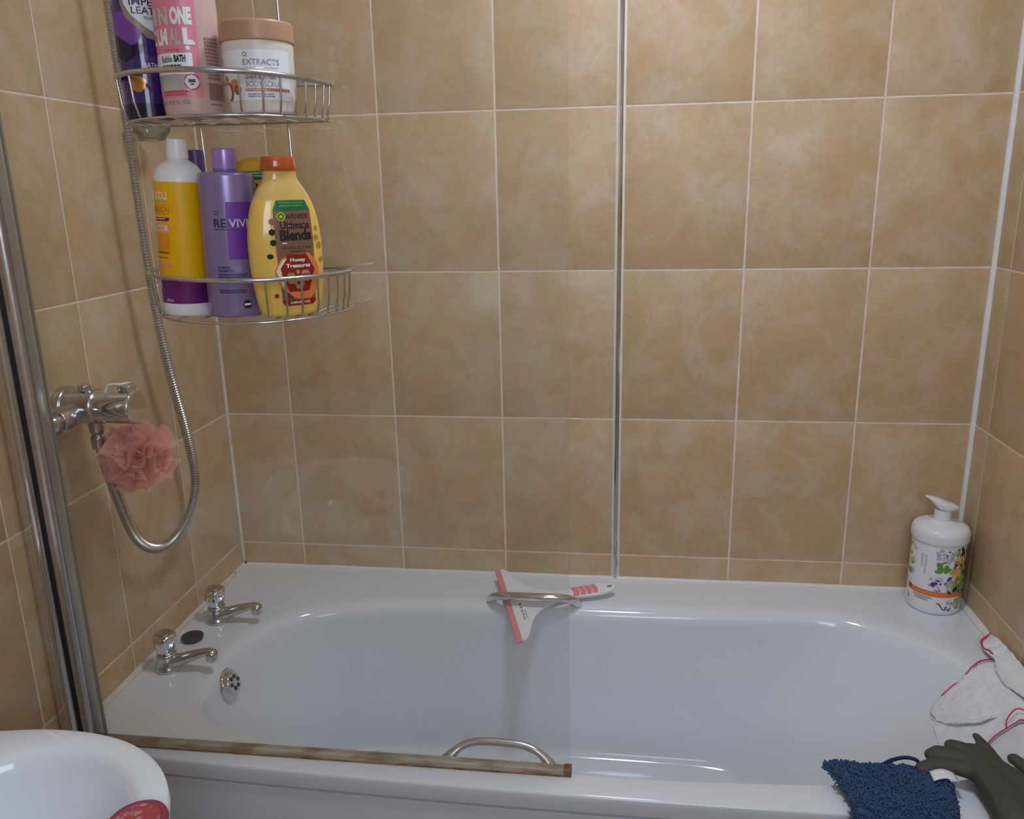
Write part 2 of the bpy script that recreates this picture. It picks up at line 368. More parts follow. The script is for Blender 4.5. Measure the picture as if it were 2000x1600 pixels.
class CD(Decal):
    """decal for a round body: u given in degrees"""
    def _c(s, pts): return [(a / 1000, b) for a, b in pts]
    def rect(s, u0, v0, u1, v1, m, lay=0): return Decal.poly(s, s._c([(u0, v0), (u1, v0), (u1, v1), (u0, v1)]), m, lay)
    def pol(s, pts, m, lay=0): return Decal.poly(s, s._c(pts), m, lay)
    def dsc(s, u, v, r, rad, m, lay=0, n=18, ry=None, rot=0):
        k = 180 / PI / rad; ry = ry or r; pts = []
        for i in range(n):
            a = 2 * PI * i / n; x, y = r * math.cos(a), ry * math.sin(a)
            pts.append((u + k * (x * math.cos(rot) - y * math.sin(rot)), v + x * math.sin(rot) + y * math.cos(rot)))
        return s.pol(pts, m, lay)
    def rng(s, u, v, r0, r1, rad, m, lay=0, n=20, a0=0, a1=360):
        k = 180 / PI / rad
        for i in range(n):
            a, b = R(a0 + (a1 - a0) * i / n), R(a0 + (a1 - a0) * (i + 1) / n)
            s.pol([(u + k * r0 * math.cos(a), v + r0 * math.sin(a)), (u + k * r1 * math.cos(a), v + r1 * math.sin(a)), (u + k * r1 * math.cos(b), v + r1 * math.sin(b)), (u + k * r0 * math.cos(b), v + r0 * math.sin(b))], m, lay)
        return s
    def txt(s, t, u0, v0, u1, v1, m, lay=1, bold=0.0): return Decal.text(s, t, u0 / 1000, v0, u1 / 1000, v1, m, lay, bold)
    def lns(s, u0, v0, u1, v1, n, m, lay=1, seed=1):
        rnd = random.Random(seed); h = (v1 - v0) / n
        for i in range(n):
            u = u0; v = v1 - i * h; end = u1 - rnd.random() * .15 * (u1 - u0)
            while u < end:
                w = rnd.uniform(2.0, 6.0); s.rect(u, v - h * .55, min(u + w, end), v, m, lay); u += w + 1.1
        return s
    def build(s, name, parent, Rf, T=None): return Decal.build(s, name, parent, cylmap(Rf, T), step=.006)

# ------------------------------------------------------------------ room
TW, TH, GAP = .25, .3291, .0044
ROWS = [-.5973, -.2682, .06087, .38997, .71907, 1.04817, 1.37727, 1.70637]
def tile_wall(name, T, us, z0, z1, thick=.1, u_lo=None, u_hi=None):
    """T maps (u, z, out) to the world; us are joint positions"""
    mb = MB()
    vs = [z0] + [z for z in ROWS if z0 < z < z1] + [z1]
    for i in range(len(us) - 1):
        a, b = us[i], us[i + 1]
        if isinstance(a, tuple): a = a[1]
        if isinstance(b, tuple): b = b[0]
        for j in range(len(vs) - 1):
            lo, hi = vs[j], vs[j + 1]
            g = GAP / 2; x0, x1, y0, y1 = a + g, b - g, lo + g, hi - g; d = .0012; q = .0012
            rings = [[T(x0, y0, -d), T(x1, y0, -d), T(x1, y1, -d), T(x0, y1, -d)],
                     [T(x0, y0, -d * .35), T(x1, y0, -d * .35), T(x1, y1, -d * .35), T(x0, y1, -d * .35)],
                     [T(x0 + q, y0 + q, 0), T(x1 - q, y0 + q, 0), T(x1 - q, y1 - q, 0), T(x0 + q, y1 - q, 0)]]
            mb.loft(rings, 0, True, (False, True), False)
    lo = u_lo if u_lo is not None else (us[0] if not isinstance(us[0], tuple) else us[0][0]); hi = u_hi if u_hi is not None else us[-1]
    c = [T(lo, z0, -.0012), T(hi, z0, -.0012), T(hi, z1, -.0012), T(lo, z1, -.0012), T(lo, z0, -thick), T(hi, z0, -thick), T(hi, z1, -thick), T(lo, z1, -thick)]
    mb.add(c, [(0, 1, 2, 3), (4, 7, 6, 5), (0, 4, 5, 1), (1, 5, 6, 2), (2, 6, 7, 3), (3, 7, 4, 0)], 1, False)
    o = mb.build(name, ['tile', 'grout']); return struct(o)
T_X0, T_X1 = .91012, .92706
tile_wall('wall_back', lambda u, z, o: (u, -o, z), [0, .16012, .41012, .66012, (T_X0 + .001, T_X1 - .001), 1.17706, 1.42706, W_ROOM], Z_FLOOR, Z_CEIL)
tile_wall('wall_left', lambda u, z, o: (o, -u, z), [0, .22534, .47534, .72534, .97534, 1.22534, 1.47534, 1.72534, 1.97534, 2.22534, D_ROOM], Z_FLOOR, Z_CEIL)
tile_wall('wall_right', lambda u, z, o: (W_ROOM - o, -u, z), [0, .06736, .31736, .56736, .81736, 1.06736, 1.31736, 1.56736, 1.81736, 2.06736, 2.31736, D_ROOM], Z_FLOOR, Z_CEIL)
struct(MB().box((-.1, -D_ROOM - .1, Z_FLOOR - .1), (W_ROOM + .1, .1, Z_FLOOR)).build('floor', 'floor'))
struct(MB().box((-.1, -D_ROOM - .1, Z_CEIL), (W_ROOM + .1, .1, Z_CEIL + .1)).build('ceiling', 'paint'))
# wall behind the camera with its window
wx0, wx1, wz0, wz1 = .82, 1.60, .90, 1.70
mb = MB()
for lo, hi in (((-.1, Z_FLOOR), (wx0, Z_CEIL)), ((wx1, Z_FLOOR), (W_ROOM + .1, Z_CEIL)), ((wx0, Z_FLOOR), (wx1, wz0)), ((wx0, wz1), (wx1, Z_CEIL))):
    mb.box((lo[0], -D_ROOM - .1, lo[1]), (hi[0], -D_ROOM, hi[1]))
struct(mb.build('wall_front', 'paint'))
mb = MB()
for a, b in (((wx0, wz0), (wx0 + .04, wz1)), ((wx1 - .04, wz0), (wx1, wz1)), ((wx0, wz0), (wx1, wz0 + .04)), ((wx0, wz1 - .04), (wx1, wz1)), ((1.195, wz0), (1.225, wz1))):
    mb.box((a[0], -D_ROOM - .07, a[1]), (b[0], -D_ROOM - .03, b[1]))
struct(mb.build('window_1', 'frame'))
# ceiling lamp: rim and opal disc, lit
lamp = empty('ceiling_lamp', (LAMP[0], LAMP[1], Z_CEIL)); tag(lamp, 'round white lamp fixed to the bathroom ceiling above the bath', 'lamp')
MB().lathe([(0, 0), (.17, 0), (.17, -.03), (.15, -.05), (.13, -.05), (.13, -.02)], 48).build('base', 'frame', lamp)
MB().lathe([(.135, -.022), (.128, -.05), (.11, -.066), (.07, -.076), (0, -.08)], 48).build('diffuser', 'frame', lamp)

# ------------------------------------------------------------------ trims
def bead(name, pts, r, m='caulk', extra=None, label=None):
    mb = MB(); P = crv(pts, 24); k = len(P)
    w = [r * (1 + .22 * noise.noise(Vector((i * .21, r * 900, .3)))) for i in range(k)]
    mb.tube(P, r, 8, 0, rf=lambda t: w[min(k - 1, int(t * (k - 1)))])
    if extra: extra(mb)
    return struct(mb.build(name, [m, 'mould']), label)
zt = Z_CEIL - .001
bead('trim_1', [(.0, -.001, .0), (.5, -.001, .0), (1.0, -.001, .0), (W_ROOM, -.001, .0)], .0065)
def specks(mb):
    for (y, z, s) in ((-.004, .004, .005), (-.06, .004, .002), (-.165, .004, .003), (-.185, .005, .003), (-.195, .004, .003)):
        mb.lathe([(0, -s), (s * .7, -s * .5), (s * .8, s * .3), (0, s)], 8, 1, (.006, y, z + .002))
bead('trim_2', [(.001, -.70, .0), (.001, -.45, .0), (.001, -.2, .0), (.001, 0, .0)], .0085, 'caulk_old', specks)
bead('trim_3', [(W_ROOM - .001, -.70, .0), (W_ROOM - .001, -.4, .0), (W_ROOM - .001, -.2, .0), (W_ROOM - .001, 0, .0)], .011)
bead('trim_4', [(.001, -.001, 0), (.001, -.001, .4), (.001, -.001, .9), (.001, -.001, zt)], .0042, 'caulk_old')
bead('trim_5', [(W_ROOM - .001, -.001, 0), (W_ROOM - .001, -.001, .4), (W_ROOM - .001, -.001, .75), (W_ROOM - .001, -.001, zt)], .0072)
# chrome strip between two tile columns of the back wall
mb = MB(); xc = (T_X0 + T_X1) / 2
mb.box((T_X0 + .001, -.0015, .002), (T_X1 - .001, .01, zt), 1)
sec = [(-.0052, 0), (-.0052, -.004), (-.004, -.0068), (-.0018, -.0062), (0, -.0085), (.0018, -.0062), (.004, -.0068), (.0052, -.004), (.0052, 0)]
mb.loft([[(xc + a, b, z) for a, b in sec] for z in (.003, zt)], 0, True, (True, True), False)
o = struct(mb.build('trim_6', ['chrome', 'caulk'])); tag(o, 'narrow chrome strip running up the back tiles from the bath', None)

# ------------------------------------------------------------------ bathtub
TOP = [(.150, -.47), (.155, -.36), (.195, -.27), (.27, -.205), (.42, -.168), (.60, -.155), (.80, -.15), (1.0, -.148), (1.24, -.137), (1.37, -.135), (1.46, -.175), (1.555, -.26), (1.60, -.36),
       (1.60, -.47), (1.545, -.57), (1.43, -.63), (1.25, -.655), (1.0, -.670), (.8, -.668), (.6, -.660), (.42, -.648), (.30, -.632), (.22, -.60), (.17, -.545)]
BOT = [(.240, -.44), (.245, -.36), (.265, -.30), (.31, -.255), (.43, -.215), (.60, -.200), (.8, -.195), (1.0, -.195), (1.12, -.200), (1.19, -.220), (1.22, -.26), (1.235, -.32), (1.24, -.40),
       (1.235, -.48), (1.2, -.54), (1.12, -.575), (1.0, -.585), (.9, -.59), (.75, -.59), (.6, -.585), (.45, -.57), (.34, -.55), (.28, -.52), (.25, -.48)]
def outl(t): return [Vector((p.x, p.y, 0)) for p in crv([(a, b, 0) for a, b in t], 6, True)]
TO, BO = outl(TOP), outl(BOT); NN = len(TO)
CEN = [Vector((min(1.05, max(.42, p.x)), -.405, 0)) for p in BO]
def ring_at(a, z, grow=0.0):
    out = []
    for i in range(NN):
        p = TO[i].lerp(BO[i], a) if a <= 1 else BO[i].lerp(CEN[i], a - 1)
        if grow:
            d = (TO[(i + 1) % NN] - TO[i - 1]).normalized(); n = Vector((-d.y, d.x, 0))   # outward
            k = 1.0 if p.y > -.5 else max(.22, 1 - (-.5 - p.y) / .12)
            if grow > 0: grow_ = grow * k * (1.0 + .5 * max(0, min(1, (p.x - 1.35) / .2)) * (p.y > -.55))
            else: grow_ = grow
            p = p + n * grow_
        out.append((p.x, p.y, z))
    return out
prof = [(0, 0, .034), (0, -.0006, .026), (0, -.0022, .018), (0, -.0048, .010), (0, -.0095, .0035), (.0, -.0165, -.002), (.03, -.03, -.003), (.12, -.06, 0), (.3, -.13, 0), (.5, -.19, 0), (.7, -.250, 0), (.84, -.290, 0), (.93, -.315, 0), (1.0, -.330, 0),
        (1.06, -.339, 0), (1.14, -.346, 0), (1.25, -.350, 0), (1.45, -.353, 0), (1.7, -.355, 0), (1.93, -.356, 0)]
rings = [ring_at(a, z, g) for a, z, g in prof]
def front_y(x): return -.7235 + .0265 * ((x - .95) / .95) ** 2
mb = MB(); mb.loft(rings, 0, True, (False, True))
# rim top
bm = bmesh.new()
outer = [(.0, -.0005), (W_ROOM, -.0005), (W_ROOM, front_y(W_ROOM) + .006)] + [(x, front_y(x) + .006) for x in [W_ROOM - W_ROOM * k / 16 for k in range(1, 16)]] + [(.0, front_y(0) + .006)]
ov = [bm.verts.new((a, b, 0)) for a, b in outer]; iv = [bm.verts.new(p) for p in rings[0]]
es = [bm.edges.new((ov[i], ov[(i + 1) % len(ov)])) for i in range(len(ov))] + [bm.edges.new((iv[i], iv[(i + 1) % NN])) for i in range(NN)]
bmesh.ops.triangle_fill(bm, use_beauty=True, use_dissolve=False, edges=es)
bm.verts.index_update()
mb.add([v.co[:] for v in bm.verts], [[v.index for v in f.verts] for f in bm.faces], 0, False); bm.free()
# rolled front edge
xs = [W_ROOM * k / 16 for k in range(17)]
secs = [(.006, 0), (.003, -.0004), (.001, -.0018), (0, -.0045), (-.0004, -.012), (0, -.028), (.001, -.0315), (.004, -.033), (.02, -.033)]
mb.loft([[(x, front_y(x) + a, b) for x in xs] for a, b in secs], 0, False, (False, False))
tub = mb.build('bathtub', 'enamel')
tag(tub, 'white built-in bath with a wide rim along the tiled walls', 'bathtub')
dg = [Vector(v) for v in mb.v]
BVH = BVHTree.FromPolygons(dg, [f for f in mb.f])
def tub_z(x, y):
    h = BVH.ray_cast(Vector((x, y, .5)), Vector((0, 0, -1)))
    return h[0].z if h[0] else -.45
# grab handles
def handle(path, name, lab):
    P = crv(path, 8); mb = MB()
    mb.tube(P, .006, 14, 0, rf=lambda t: .0064 + .0060 * max(0, 1 - min(t, 1 - t) / .22) ** 1.3, flat=(1, 1))
    return mb.build(name, 'alu', tub)
handle([(.650, -.664, -.003), (.660, -.660, .009), (.678, -.652, .021), (.702, -.648, .0265), (.738, -.648, .0275), (.772, -.650, .0265), (.797, -.655, .021), (.814, -.661, .009), (.823, -.666, -.003)], 'grab_handle', '')
mb = MB(); P = crv([(.645, -.128, -.001), (.648, -.140, .012), (.662, -.155, .024), (.69, -.163, .030), (.74, -.166, .031), (.79, -.163, .030), (.818, -.155, .024), (.832, -.142, .012), (.836, -.130, -.001)], 8)
mb.tube(P, .0085, 14, 0, rf=lambda t: .0112 + .0015 * max(0, 1 - min(t, 1 - t) / .12), flat=(1, .8)).build('grab_handle', 'chrome', tub)
# overflow grille on the tap end
h = BVH.ray_cast(Vector((.6, -.428, -.048)), Vector((-1, 0, 0)))
oc = h[0] if h[0] else Vector((.18, -.428, -.048)); on = Vector((.93, -.02, .36)).normalized()
rot = on.to_track_quat('Z', 'Y').to_matrix().to_4x4(); OT = Matrix.Translation(oc) @ rot
mb = MB(); mb.lathe(sharp_top([(0, -.02), (.033, -.02), (.033, .003), (.029, .006), (.025, .006), (.020, .017), (0, .018)], .002), 40, 0, T=OT)
for k in range(6):
    a = k * PI / 3; mb.lathe([(.0042, .0176), (.0042, .0186), (0, .0186)], 14, 1, (.0115 * math.cos(a), .0115 * math.sin(a), 0), T=OT)
mb.build('overflow_grille', ['chrome', 'dark_hole'], tub)
# bath panel
mb = MB(); xs = [.001 + (W_ROOM - .002) * k / 16 for k in range(17)]
mb.loft([[(x, front_y(x) + a, b) for x in xs] for a, b in ((.02, -.0370), (.0035, -.0370), (.0020, -.0385), (.0020, Z_FLOOR + .001), (.02, Z_FLOOR + .001))], 0, False)
mb.build('side_panel', 'panel', tub)

# ------------------------------------------------------------------ taps
def tap(loc, rz, lab):
    t = empty('bath_tap', loc, rz); tag(t, lab, 'tap')
    mb = MB()
    mb.lathe(sharp_top([(0, 0), (.024, 0), (.0245, .006), (.021, .014), (.0185, .026), (.019, .036), (.017, .04), (0, .04)], .003), 32)
    P = crv([(.0, 0, .016), (.03, 0, .026), (.06, 0, .038), (.083, 0, .046), (.091, 0, .046), (.096, 0, .038)], 5)
    mb.tube(P, .01, 16, rf=lambda t: .0175 - .009 * min(1, t * 1.6) + .0035 * max(0, min(1, (t - .75) * 8)), flat=(1, .85))
    mb.lathe(sharp_top([(0, 0), (.010, 0), (.0115, .006), (.0115, .018), (0, .020)], .001), 20, 0, (.0925, 0, .026))
    mb.build('body', 'chrome_dull', t)
    mb = MB(); n = 48
    pr = sharp_top([(0, .038), (.013, .038), (.016, .044), (.0205, .058), (.0225, .070), (.022, .080), (.0175, .0855), (0, .0865)], .003)
    rings = [[((r * (1 + (.05 * math.cos(6 * 2 * PI * k / n) if .043 < z < .083 else 0))) * math.cos(2 * PI * k / n), (r * (1 + (.05 * math.cos(6 * 2 * PI * k / n) if .043 < z < .083 else 0))) * math.sin(2 * PI * k / n), z) for k in range(n)] for r, z in pr]
    mb.loft(rings).build('tap_head', 'chrome', t)
    MB().lathe(sharp_top([(.0, .0862), (.0145, .0862), (.0145, .0876), (0, .088)], .0006), 28).build('top_disc', 'chrome_dull', t)
    t.scale = (1, 1, .9)
    return t
tap((.066, -.272, 0), R(-2), 'chrome bath tap nearer the back wall, beside the tap-end tiles')
tap((.056, -.457, 0), R(0), 'chrome bath tap nearer the glass screen, above the overflow grille')
pl = empty('bath_plug', (.050, -.352, 0)); tag(pl, 'black rubber bath plug lying on the rim between the two taps', 'plug')
MB().lathe(sharp_top([(0, 0), (.019, 0), (.0215, .004), (.0225, .009), (.020, .011), (0, .0105)], .0015), 32).build('stopper', 'black', pl)
MB().tube([(-.006, 0, .0105), (-.004, 0, .0145), (0, 0, .016), (.004, 0, .0145), (.006, 0, .0105)], .0012, 8).build('ring', 'black', pl)

# ------------------------------------------------------------------ shower screen
YS = -.675
sc = empty('shower_screen', (0, YS, .0)); tag(sc, 'hinged clear glass bath screen with chrome wall fixing, limescale marked', 'shower screen')
def extr(name, sec, z0, z1, m, parent, smooth=True): return MB().loft([[(a, b, z) for a, b in sec] for z in (z0, z1)], 0, True, (True, True), smooth).build(name, m, parent)
def rsec(x0, x1, y0, y1, r, n=5):
    out = []
    for cx, cy, a0 in ((x1 - r, y1 - r, 0), (x0 + r, y1 - r, 90), (x0 + r, y0 + r, 180), (x1 - r, y0 + r, 270)):
        for k in range(n + 1):
            a = R(a0 + 90 * k / n); out.append((cx + r * math.cos(a), cy + r * math.sin(a)))
    return out
ZT = 1.40
extr('wall_profile', rsec(.0005, .030, -.024, .018, .008), .004, ZT, 'chrome', sc)
extr('rubber_gap', rsec(.029, .036, -.012, .012, .002), .004, ZT, 'black', sc)
extr('hinge_post', rsec(.0345, .0545, -.017, .015, .009), .006, ZT, 'alu', sc)
extr('seal_fin', rsec(.053, .068, -.005, .005, .002), .006, ZT, 'pvc', sc)
mb = MB()
gx0, gx1, gz0, gz1, th = .0665, .851, .010, ZT, .003
v = [(gx0, -th, gz0), (gx1, -th, gz0), (gx1, -th, gz1), (gx0, -th, gz1), (gx0, th, gz0), (gx1, th, gz0), (gx1, th, gz1), (gx0, th, gz1)]
me = bpy.data.meshes.new('glass_panel'); me.from_pydata(v, [], [(0, 1, 2, 3), (5, 4, 7, 6), (1, 5, 6, 2), (3, 2, 6, 7), (4, 5, 1, 0), (4, 0, 3, 7)])
for m in ('glass', 'glass_edge', 'glass_edge_dark'): me.materials.append(M[m])
me.polygons.foreach_set('material_index', [0, 0, 1, 1, 1, 2])
gp = bpy.data.objects.new('glass_panel', me); COL.objects.link(gp); gp.parent = sc
o = MB().box((.052, -.0095, .0005), (.8535, .0065, .0115), 0, .0018).build('bottom_seal', 'seal', sc); o['label'] = 'grimy brown seal strip'
o = MB().box((.052, -.0103, .0004), (.842, -.0090, .0030), 0, .0004).build('grime_line', 'rust_stain', sc); o['label'] = 'rusty brown line of grime'
MB().box((.8425, -.0105, .001), (.8545, .0070, .0125), 0, .001).build('seal_end_cap', 'label_brown', sc)

# ------------------------------------------------------------------ shower caddy
cad = empty('shower_caddy', (0, 0, 0)); tag(cad, 'two-tier steel wire caddy hooked over the glass screen, full of bottles', 'caddy')
ca = MB()
for x0, x1 in ((.367, .369), (.4885, .4895)):
    ca.tube(crv([(x0, YS + .012, ZT - .06), (x0, YS + .010, ZT + .002), (x0, YS, ZT + .007), (x0, YS - .010, ZT + .002), (x0, -.692, ZT - .06), (x0, -.692, 1.1), (x1, -.692, .9), (x1, -.692, .742)], 6), .0021, 10)
ca.build('hanger', 'wire', cad)
UP = [(.306, -.770), (.342, -.803), (.378, -.822), (.416, -.833), (.452, -.832), (.488, -.817), (.516, -.789), (.540, -.745), (.553, -.694)]
LOW = [(.290, -.700), (.307, -.757), (.340, -.800), (.385, -.832), (.43, -.847), (.479, -.846), (.522, -.826), (.553, -.785), (.566, -.735), (.562, -.694)]
UP = [(.282, -.694), (.288, -.735)] + UP
def basket(path, zr0, zr1, zb, ts, rr):
    """rim height runs from zr0 at the left to zr1 at the right; ts are wire positions along the front"""
    P = crv([(x, y, 0) for x, y in path], 10); xa, xb = P[0].x, P[-1].x
    zr = lambda x: zr0 + (zr1 - zr0) * max(0, min(1, (x - xa) / (xb - xa)))
    loop = [(p.x, p.y, zr(p.x)) for p in P] + [(xb - (xb - xa) * k / 12, -.694, zr(xb - (xb - xa) * k / 12)) for k in range(1, 12)]
    b = MB().tube(loop, rr, 12, closed=True).build('basket', 'wire', cad)
    # base ring
    cx = (xa + xb) / 2
    ins = lambda p: Vector((cx + (p.x - cx) * .955, -.694 + (p.y + .694) * .94, zb))
    ring = [ins(p) for p in P] + [(xb - .01 - (xb - xa - .02) * k / 12, -.694, zb) for k in range(1, 12)]
    MB().tube(ring, .0017, 8, closed=True).build('base_ring', 'wire', b)
    for t in ts:
        i = t * (len(P) - 1); j = int(i); p = P[j].lerp(P[min(j + 1, len(P) - 1)], i - j); q = ins(p)
        pts = [(p.x, p.y, zr(p.x)), (p.x * .6 + q.x * .4, p.y * .6 + q.y * .4, zb + .02), (q.x, q.y - .001, zb + .006), (q.x, q.y + .003, zb + .0012), (q.x, q.y + .008, zb + .0005), (q.x, -.705, zb + .0005), (q.x, -.694, zb + .0005)]
        MB().tube(pts, .00135, 8).build('wire', 'wire', b)
    for k in range(7):                           # wires of the floor with no upright
        x = xa + .045 + k * .032
        MB().tube([(x, -.694, zb + .0005), (x, -.80 if abs(k - 3) < 3 else -.78, zb + .0005)], .00135, 8).build('wire', 'wire', b)
    return b
basket(UP, 1.034, 1.0240, .980, [.13, .20, .30, .69, .76, .815, .86, .892, .925, .955, .98], .0032)
basket(LOW, .7955, .7915, .7405, [.04, .09, .14, .20, .61, .665, .71, .76, .80, .84, .88, .93], .0030)

# ------------------------------------------------------------------ bottles
def cone(t, a, b): return a + (b - a) * t
# purple bath soak
BX = .984
b = empty('bath_soak_bottle', (.3245, -.735, BX)); tag(b, 'glossy dark purple bath soak bottle at the left end of the upper basket', 'bottle')
MB().lathe(sharp_top([(0, 0), (.026, 0), (.028, .004), (.029, .02), (.029, .18), (.025, .20), (.016, .208), (.016, .212), (0, .212)], .003), 48).build('body', 'deep_purple', b)
MB().lathe(sharp_top([(0, .212), (.017, .212), (.017, .238), (0, .238)], .002), 32).build('cap', 'gold', b)
d = CD(); rd = .029
d.rect(-80, .0, 110, .018, 'darkest_purple')
d.pol([(-80, .065), (-30, .072), (22, .088), (42, .105), (8, .122), (-30, .122), (-80, .14)], 'purple_silk', 0)
d.pol([(-60, .075), (-10, .066), (30, .077), (40, .086), (6, .085), (-40, .098)], 'darkest_purple', 1)
d.pol([(-12, .19), (-11, .150), (-9, .130), (2, .114), (20, .106), (32, .101), (44, .093), (70, .090), (95, .094), (125, .10), (125, .19)], 'taupe', 1)
d.pol([(-3, .19), (-2, .150), (0, .131), (13, .1185), (28, .112), (41, .106), (58, .101), (80, .100), (118, .11), (118, .19)], 'label_white', 2)
d.txt('IMPERIAL', 13, .1290, 118, .1375, 'ink_navy', 3, .012); d.txt('LEATHER', 16, .1195, 112, .1275, 'ink_navy', 3, .012)
d.lns(42, .113, 105, .117, 2, 'ink_grey', 3, 2)
d.txt('Relax', 33, .066, 75, .074, 'purple_silk', 3); d.txt('BATH SOAK', 30, .059, 98, .065, 'ink_white', 3, .01)
d.pol([(-10, .048), (2, .050), (20, .049), (30, .044), (26, .036), (14, .030), (2, .032), (-6, .038), (-12, .042)], 'gold', 3)
d.build('label', b, .029)
# pink bubble bath
b = empty('bubble_bath_bottle', (.395, -.752, BX)); tag(b, 'pink bubble bath bottle with bold white lettering in the middle of the upper basket', 'bottle')
MB().lathe(sharp_top([(0, 0), (.034, 0), (.0355, .003), (.0365, .02), (.0365, .185), (.033, .20), (.018, .208), (.018, .212), (0, .212)], .003), 48).build('body', 'blush', b)
MB().lathe(sharp_top([(0, .212), (.019, .212), (.019, .24), (0, .24)], .002), 32).build('cap', 'ink_white', b)
d = CD()
d.rect(-75, .021, 44, .19, 'tube_pink'); d.rect(-75, .0285, 25, .0450, 'silver_foil', 1)
d.txt('N', -26, .1000, -5, .1190, 'silver_foil', 2, .05); d.txt('ONE', -1, .1000, 37, .1195, 'ink_white', 2, .06); d.txt('I', -42, .1000, -32, .1190, 'silver_foil', 2, .05)
d.txt('LM', -36, .0785, -10, .0965, 'ink_white', 2, .05); d.txt('C', -62, .0785, -40, .0965, 'ink_white', 2, .05)
d.txt('AL', -6, .0785, 14, .0965, 'silver_foil', 2, .05); d.txt('L', 19, .0785, 36, .0965, 'ink_white', 2, .08); d.rect(36, .0785, 39, .0815, 'ink_white', 2)
d.dsc(25, .0750, .0025, .0365, 'ink_white', 2); d.txt('relaxing', -20, .0705, 9, .0750, 'crimson', 2)
d.rect(-75, .0460, 31, .0695, 'label_white', 1)
d.txt('Bubble', -30, .0595, -6, .067, 'ink_black', 2, .01); d.txt('BATH', -2, .0595, 19, .0675, 'ink_black', 2, .05)
d.lns(-30, .0535, 12, .0567, 1, 'ink_black', 2, 4)
d.rng(26, .0375, .0078, .0092, .0365, 'crimson', 2, 20, 20, 160); d.rng(26, .0375, .0078, .0092, .0365, 'crimson', 2, 20, 190, 350); d.dsc(26, .0375, .0076, .0365, 'label_white', 2); d.rect(20, .0368, 32, .0405, 'ink_black', 3); d.rect(23, .0340, 29, .0358, 'ink_black', 3)
d.lns(-36, .0215, 22, .0275, 2, 'crimson', 2, 5); d.txt('500ml  16.9 FL. OZ.', -55, .0130, 21, .0172, 'mauve_brown', 2)
d.lns(56, .040, 90, .088, 12, 'mauve_brown', 2, 6); d.rect(56, .018, 95, .037, 'mauve_brown', 1); d.lns(56, .011, 90, .014, 1, 'mauve_brown', 2, 7)
d.build('label', b, .0365)
# body scrub jar
b = empty('body_scrub_jar', (.4815, -.750, BX)); tag(b, 'wide cream body scrub jar with tan lid at the right of the upper basket', 'jar')
MB().lathe(sharp_top([(0, 0), (.037, 0), (.0390, .003), (.0402, .02), (.0420, .078), (.0420, .083), (0, .083)], .003), 64).build('body', 'jar_cream', b)
MB().lathe(sharp_top([(0, .080), (.0430, .080), (.0437, .082), (.0437, .1005), (.0425, .1030), (.040, .1030), (.0395, .1020), (0, .1020)], .0012), 64).build('lid', 'peach_lid', b)
d = CD(); Rj = lambda v: .0402 + .0018 * (v - .02) / .058
d.rect(-75, .014, 78, .0695, 'label_white')
for k in range(5):
    a = R(90 + 72 * k); a2 = R(90 + 36 + 72 * k); a3 = R(90 + 72 * (k + 1)); q = 180 / PI / .041
    o1 = lambda an, r: (1.5 + q * r * math.cos(an), .0645 + r * math.sin(an))
    d.pol([o1(a, .0034), o1(a2, .0020), o1(a2, .0012), o1(a, .0023)], 'ink_grey', 1); d.pol([o1(a2, .0020), o1(a3, .0034), o1(a3, .0023), o1(a2, .0012)], 'ink_grey', 1)
d.txt('EXTRACTS', -3, .0530, 56, .0592, 'ink_grey', 1, .006); d.lns(-3, .0485, 56, .0502, 1, 'silver_foil', 1, 3)
d.txt('SHEA BUTTER', -1, .0375, 49, .0418, 'ink_grey', 1, .01); d.txt('BODY SCRUB', -1, .0290, 58, .0352, 'ink_grey', 1)
d.rect(-3, .0240, 76, .0275, 'label_tan', 1); d.txt('EXFOLIATING', -1, .0247, 32, .0269, 'ink_white', 2); d.lns(1, .0165, 46, .0215, 2, 'ink_grey', 1, 9)
d.dsc(-46, .0375, .0055, .041, 'nut_tan', 1); d.dsc(-24, .0310, .0078, .041, 'nut_tan', 1, ry=.0072); d.dsc(-18, .026, .0055, .041, 'nut_brown', 1)
d.dsc(-38, .0245, .0072, .041, 'nut_brown', 2, ry=.0105, rot=.1); d.dsc(-40, .0250, .0052, .041, 'nut_cream', 3, ry=.0084, rot=.1)
d.build('label', b, Rj)
# lower basket
BL = .7425
b = empty('conditioner_bottle', (.3618, -.767, BL)); b.rotation_euler = (0, R(2.8), 0); tag(b, 'white round-shouldered bottle with bright yellow-orange label at the left of the lower basket', 'bottle')
MB().lathe(sharp_top([(0, 0), (.027, 0), (.0295, .003), (.0305, .012), (.0305, .163), (.0298, .170), (.0272, .179), (.0215, .1865), (.0150, .1905), (.0118, .192), (.0118, .195), (0, .195)], .003), 48).build('body', 'white_pl', b)
MB().lathe(sharp_top([(0, .193), (.0130, .193), (.0122, .2145), (.0115, .2165), (0, .2165)], .0012), 32).build('cap', 'white_pl', b)
d = CD()
d.rect(-100, .046, 110, .1655, 'sunny_orange'); d.rect(-100, .0165, 110, .0455, 'plum')
d.txt('natu', -58, .144, -2, .1555, 'cream', 2, .02); d.rect(-58, .1410, -3, .1425, 'salmon', 1)
d.rect(-60, .1265, 0, .1380, 'orange2', 1); d.rect(-60, .1280, -2, .1368, 'sunny_orange', 2); d.txt('SEED', -58, .1295, -5, .1355, 'rust', 3)
d.rect(-60, .1185, -1, .1228, 'plum', 1); d.lns(-50, .1195, -6, .1218, 1, 'cream', 2, 5)
d.rect(-60, .1045, -2, .1150, 'salmon', 1); d.txt('FACTOR', -58, .1055, -3, .1140, 'cream', 2, .04)
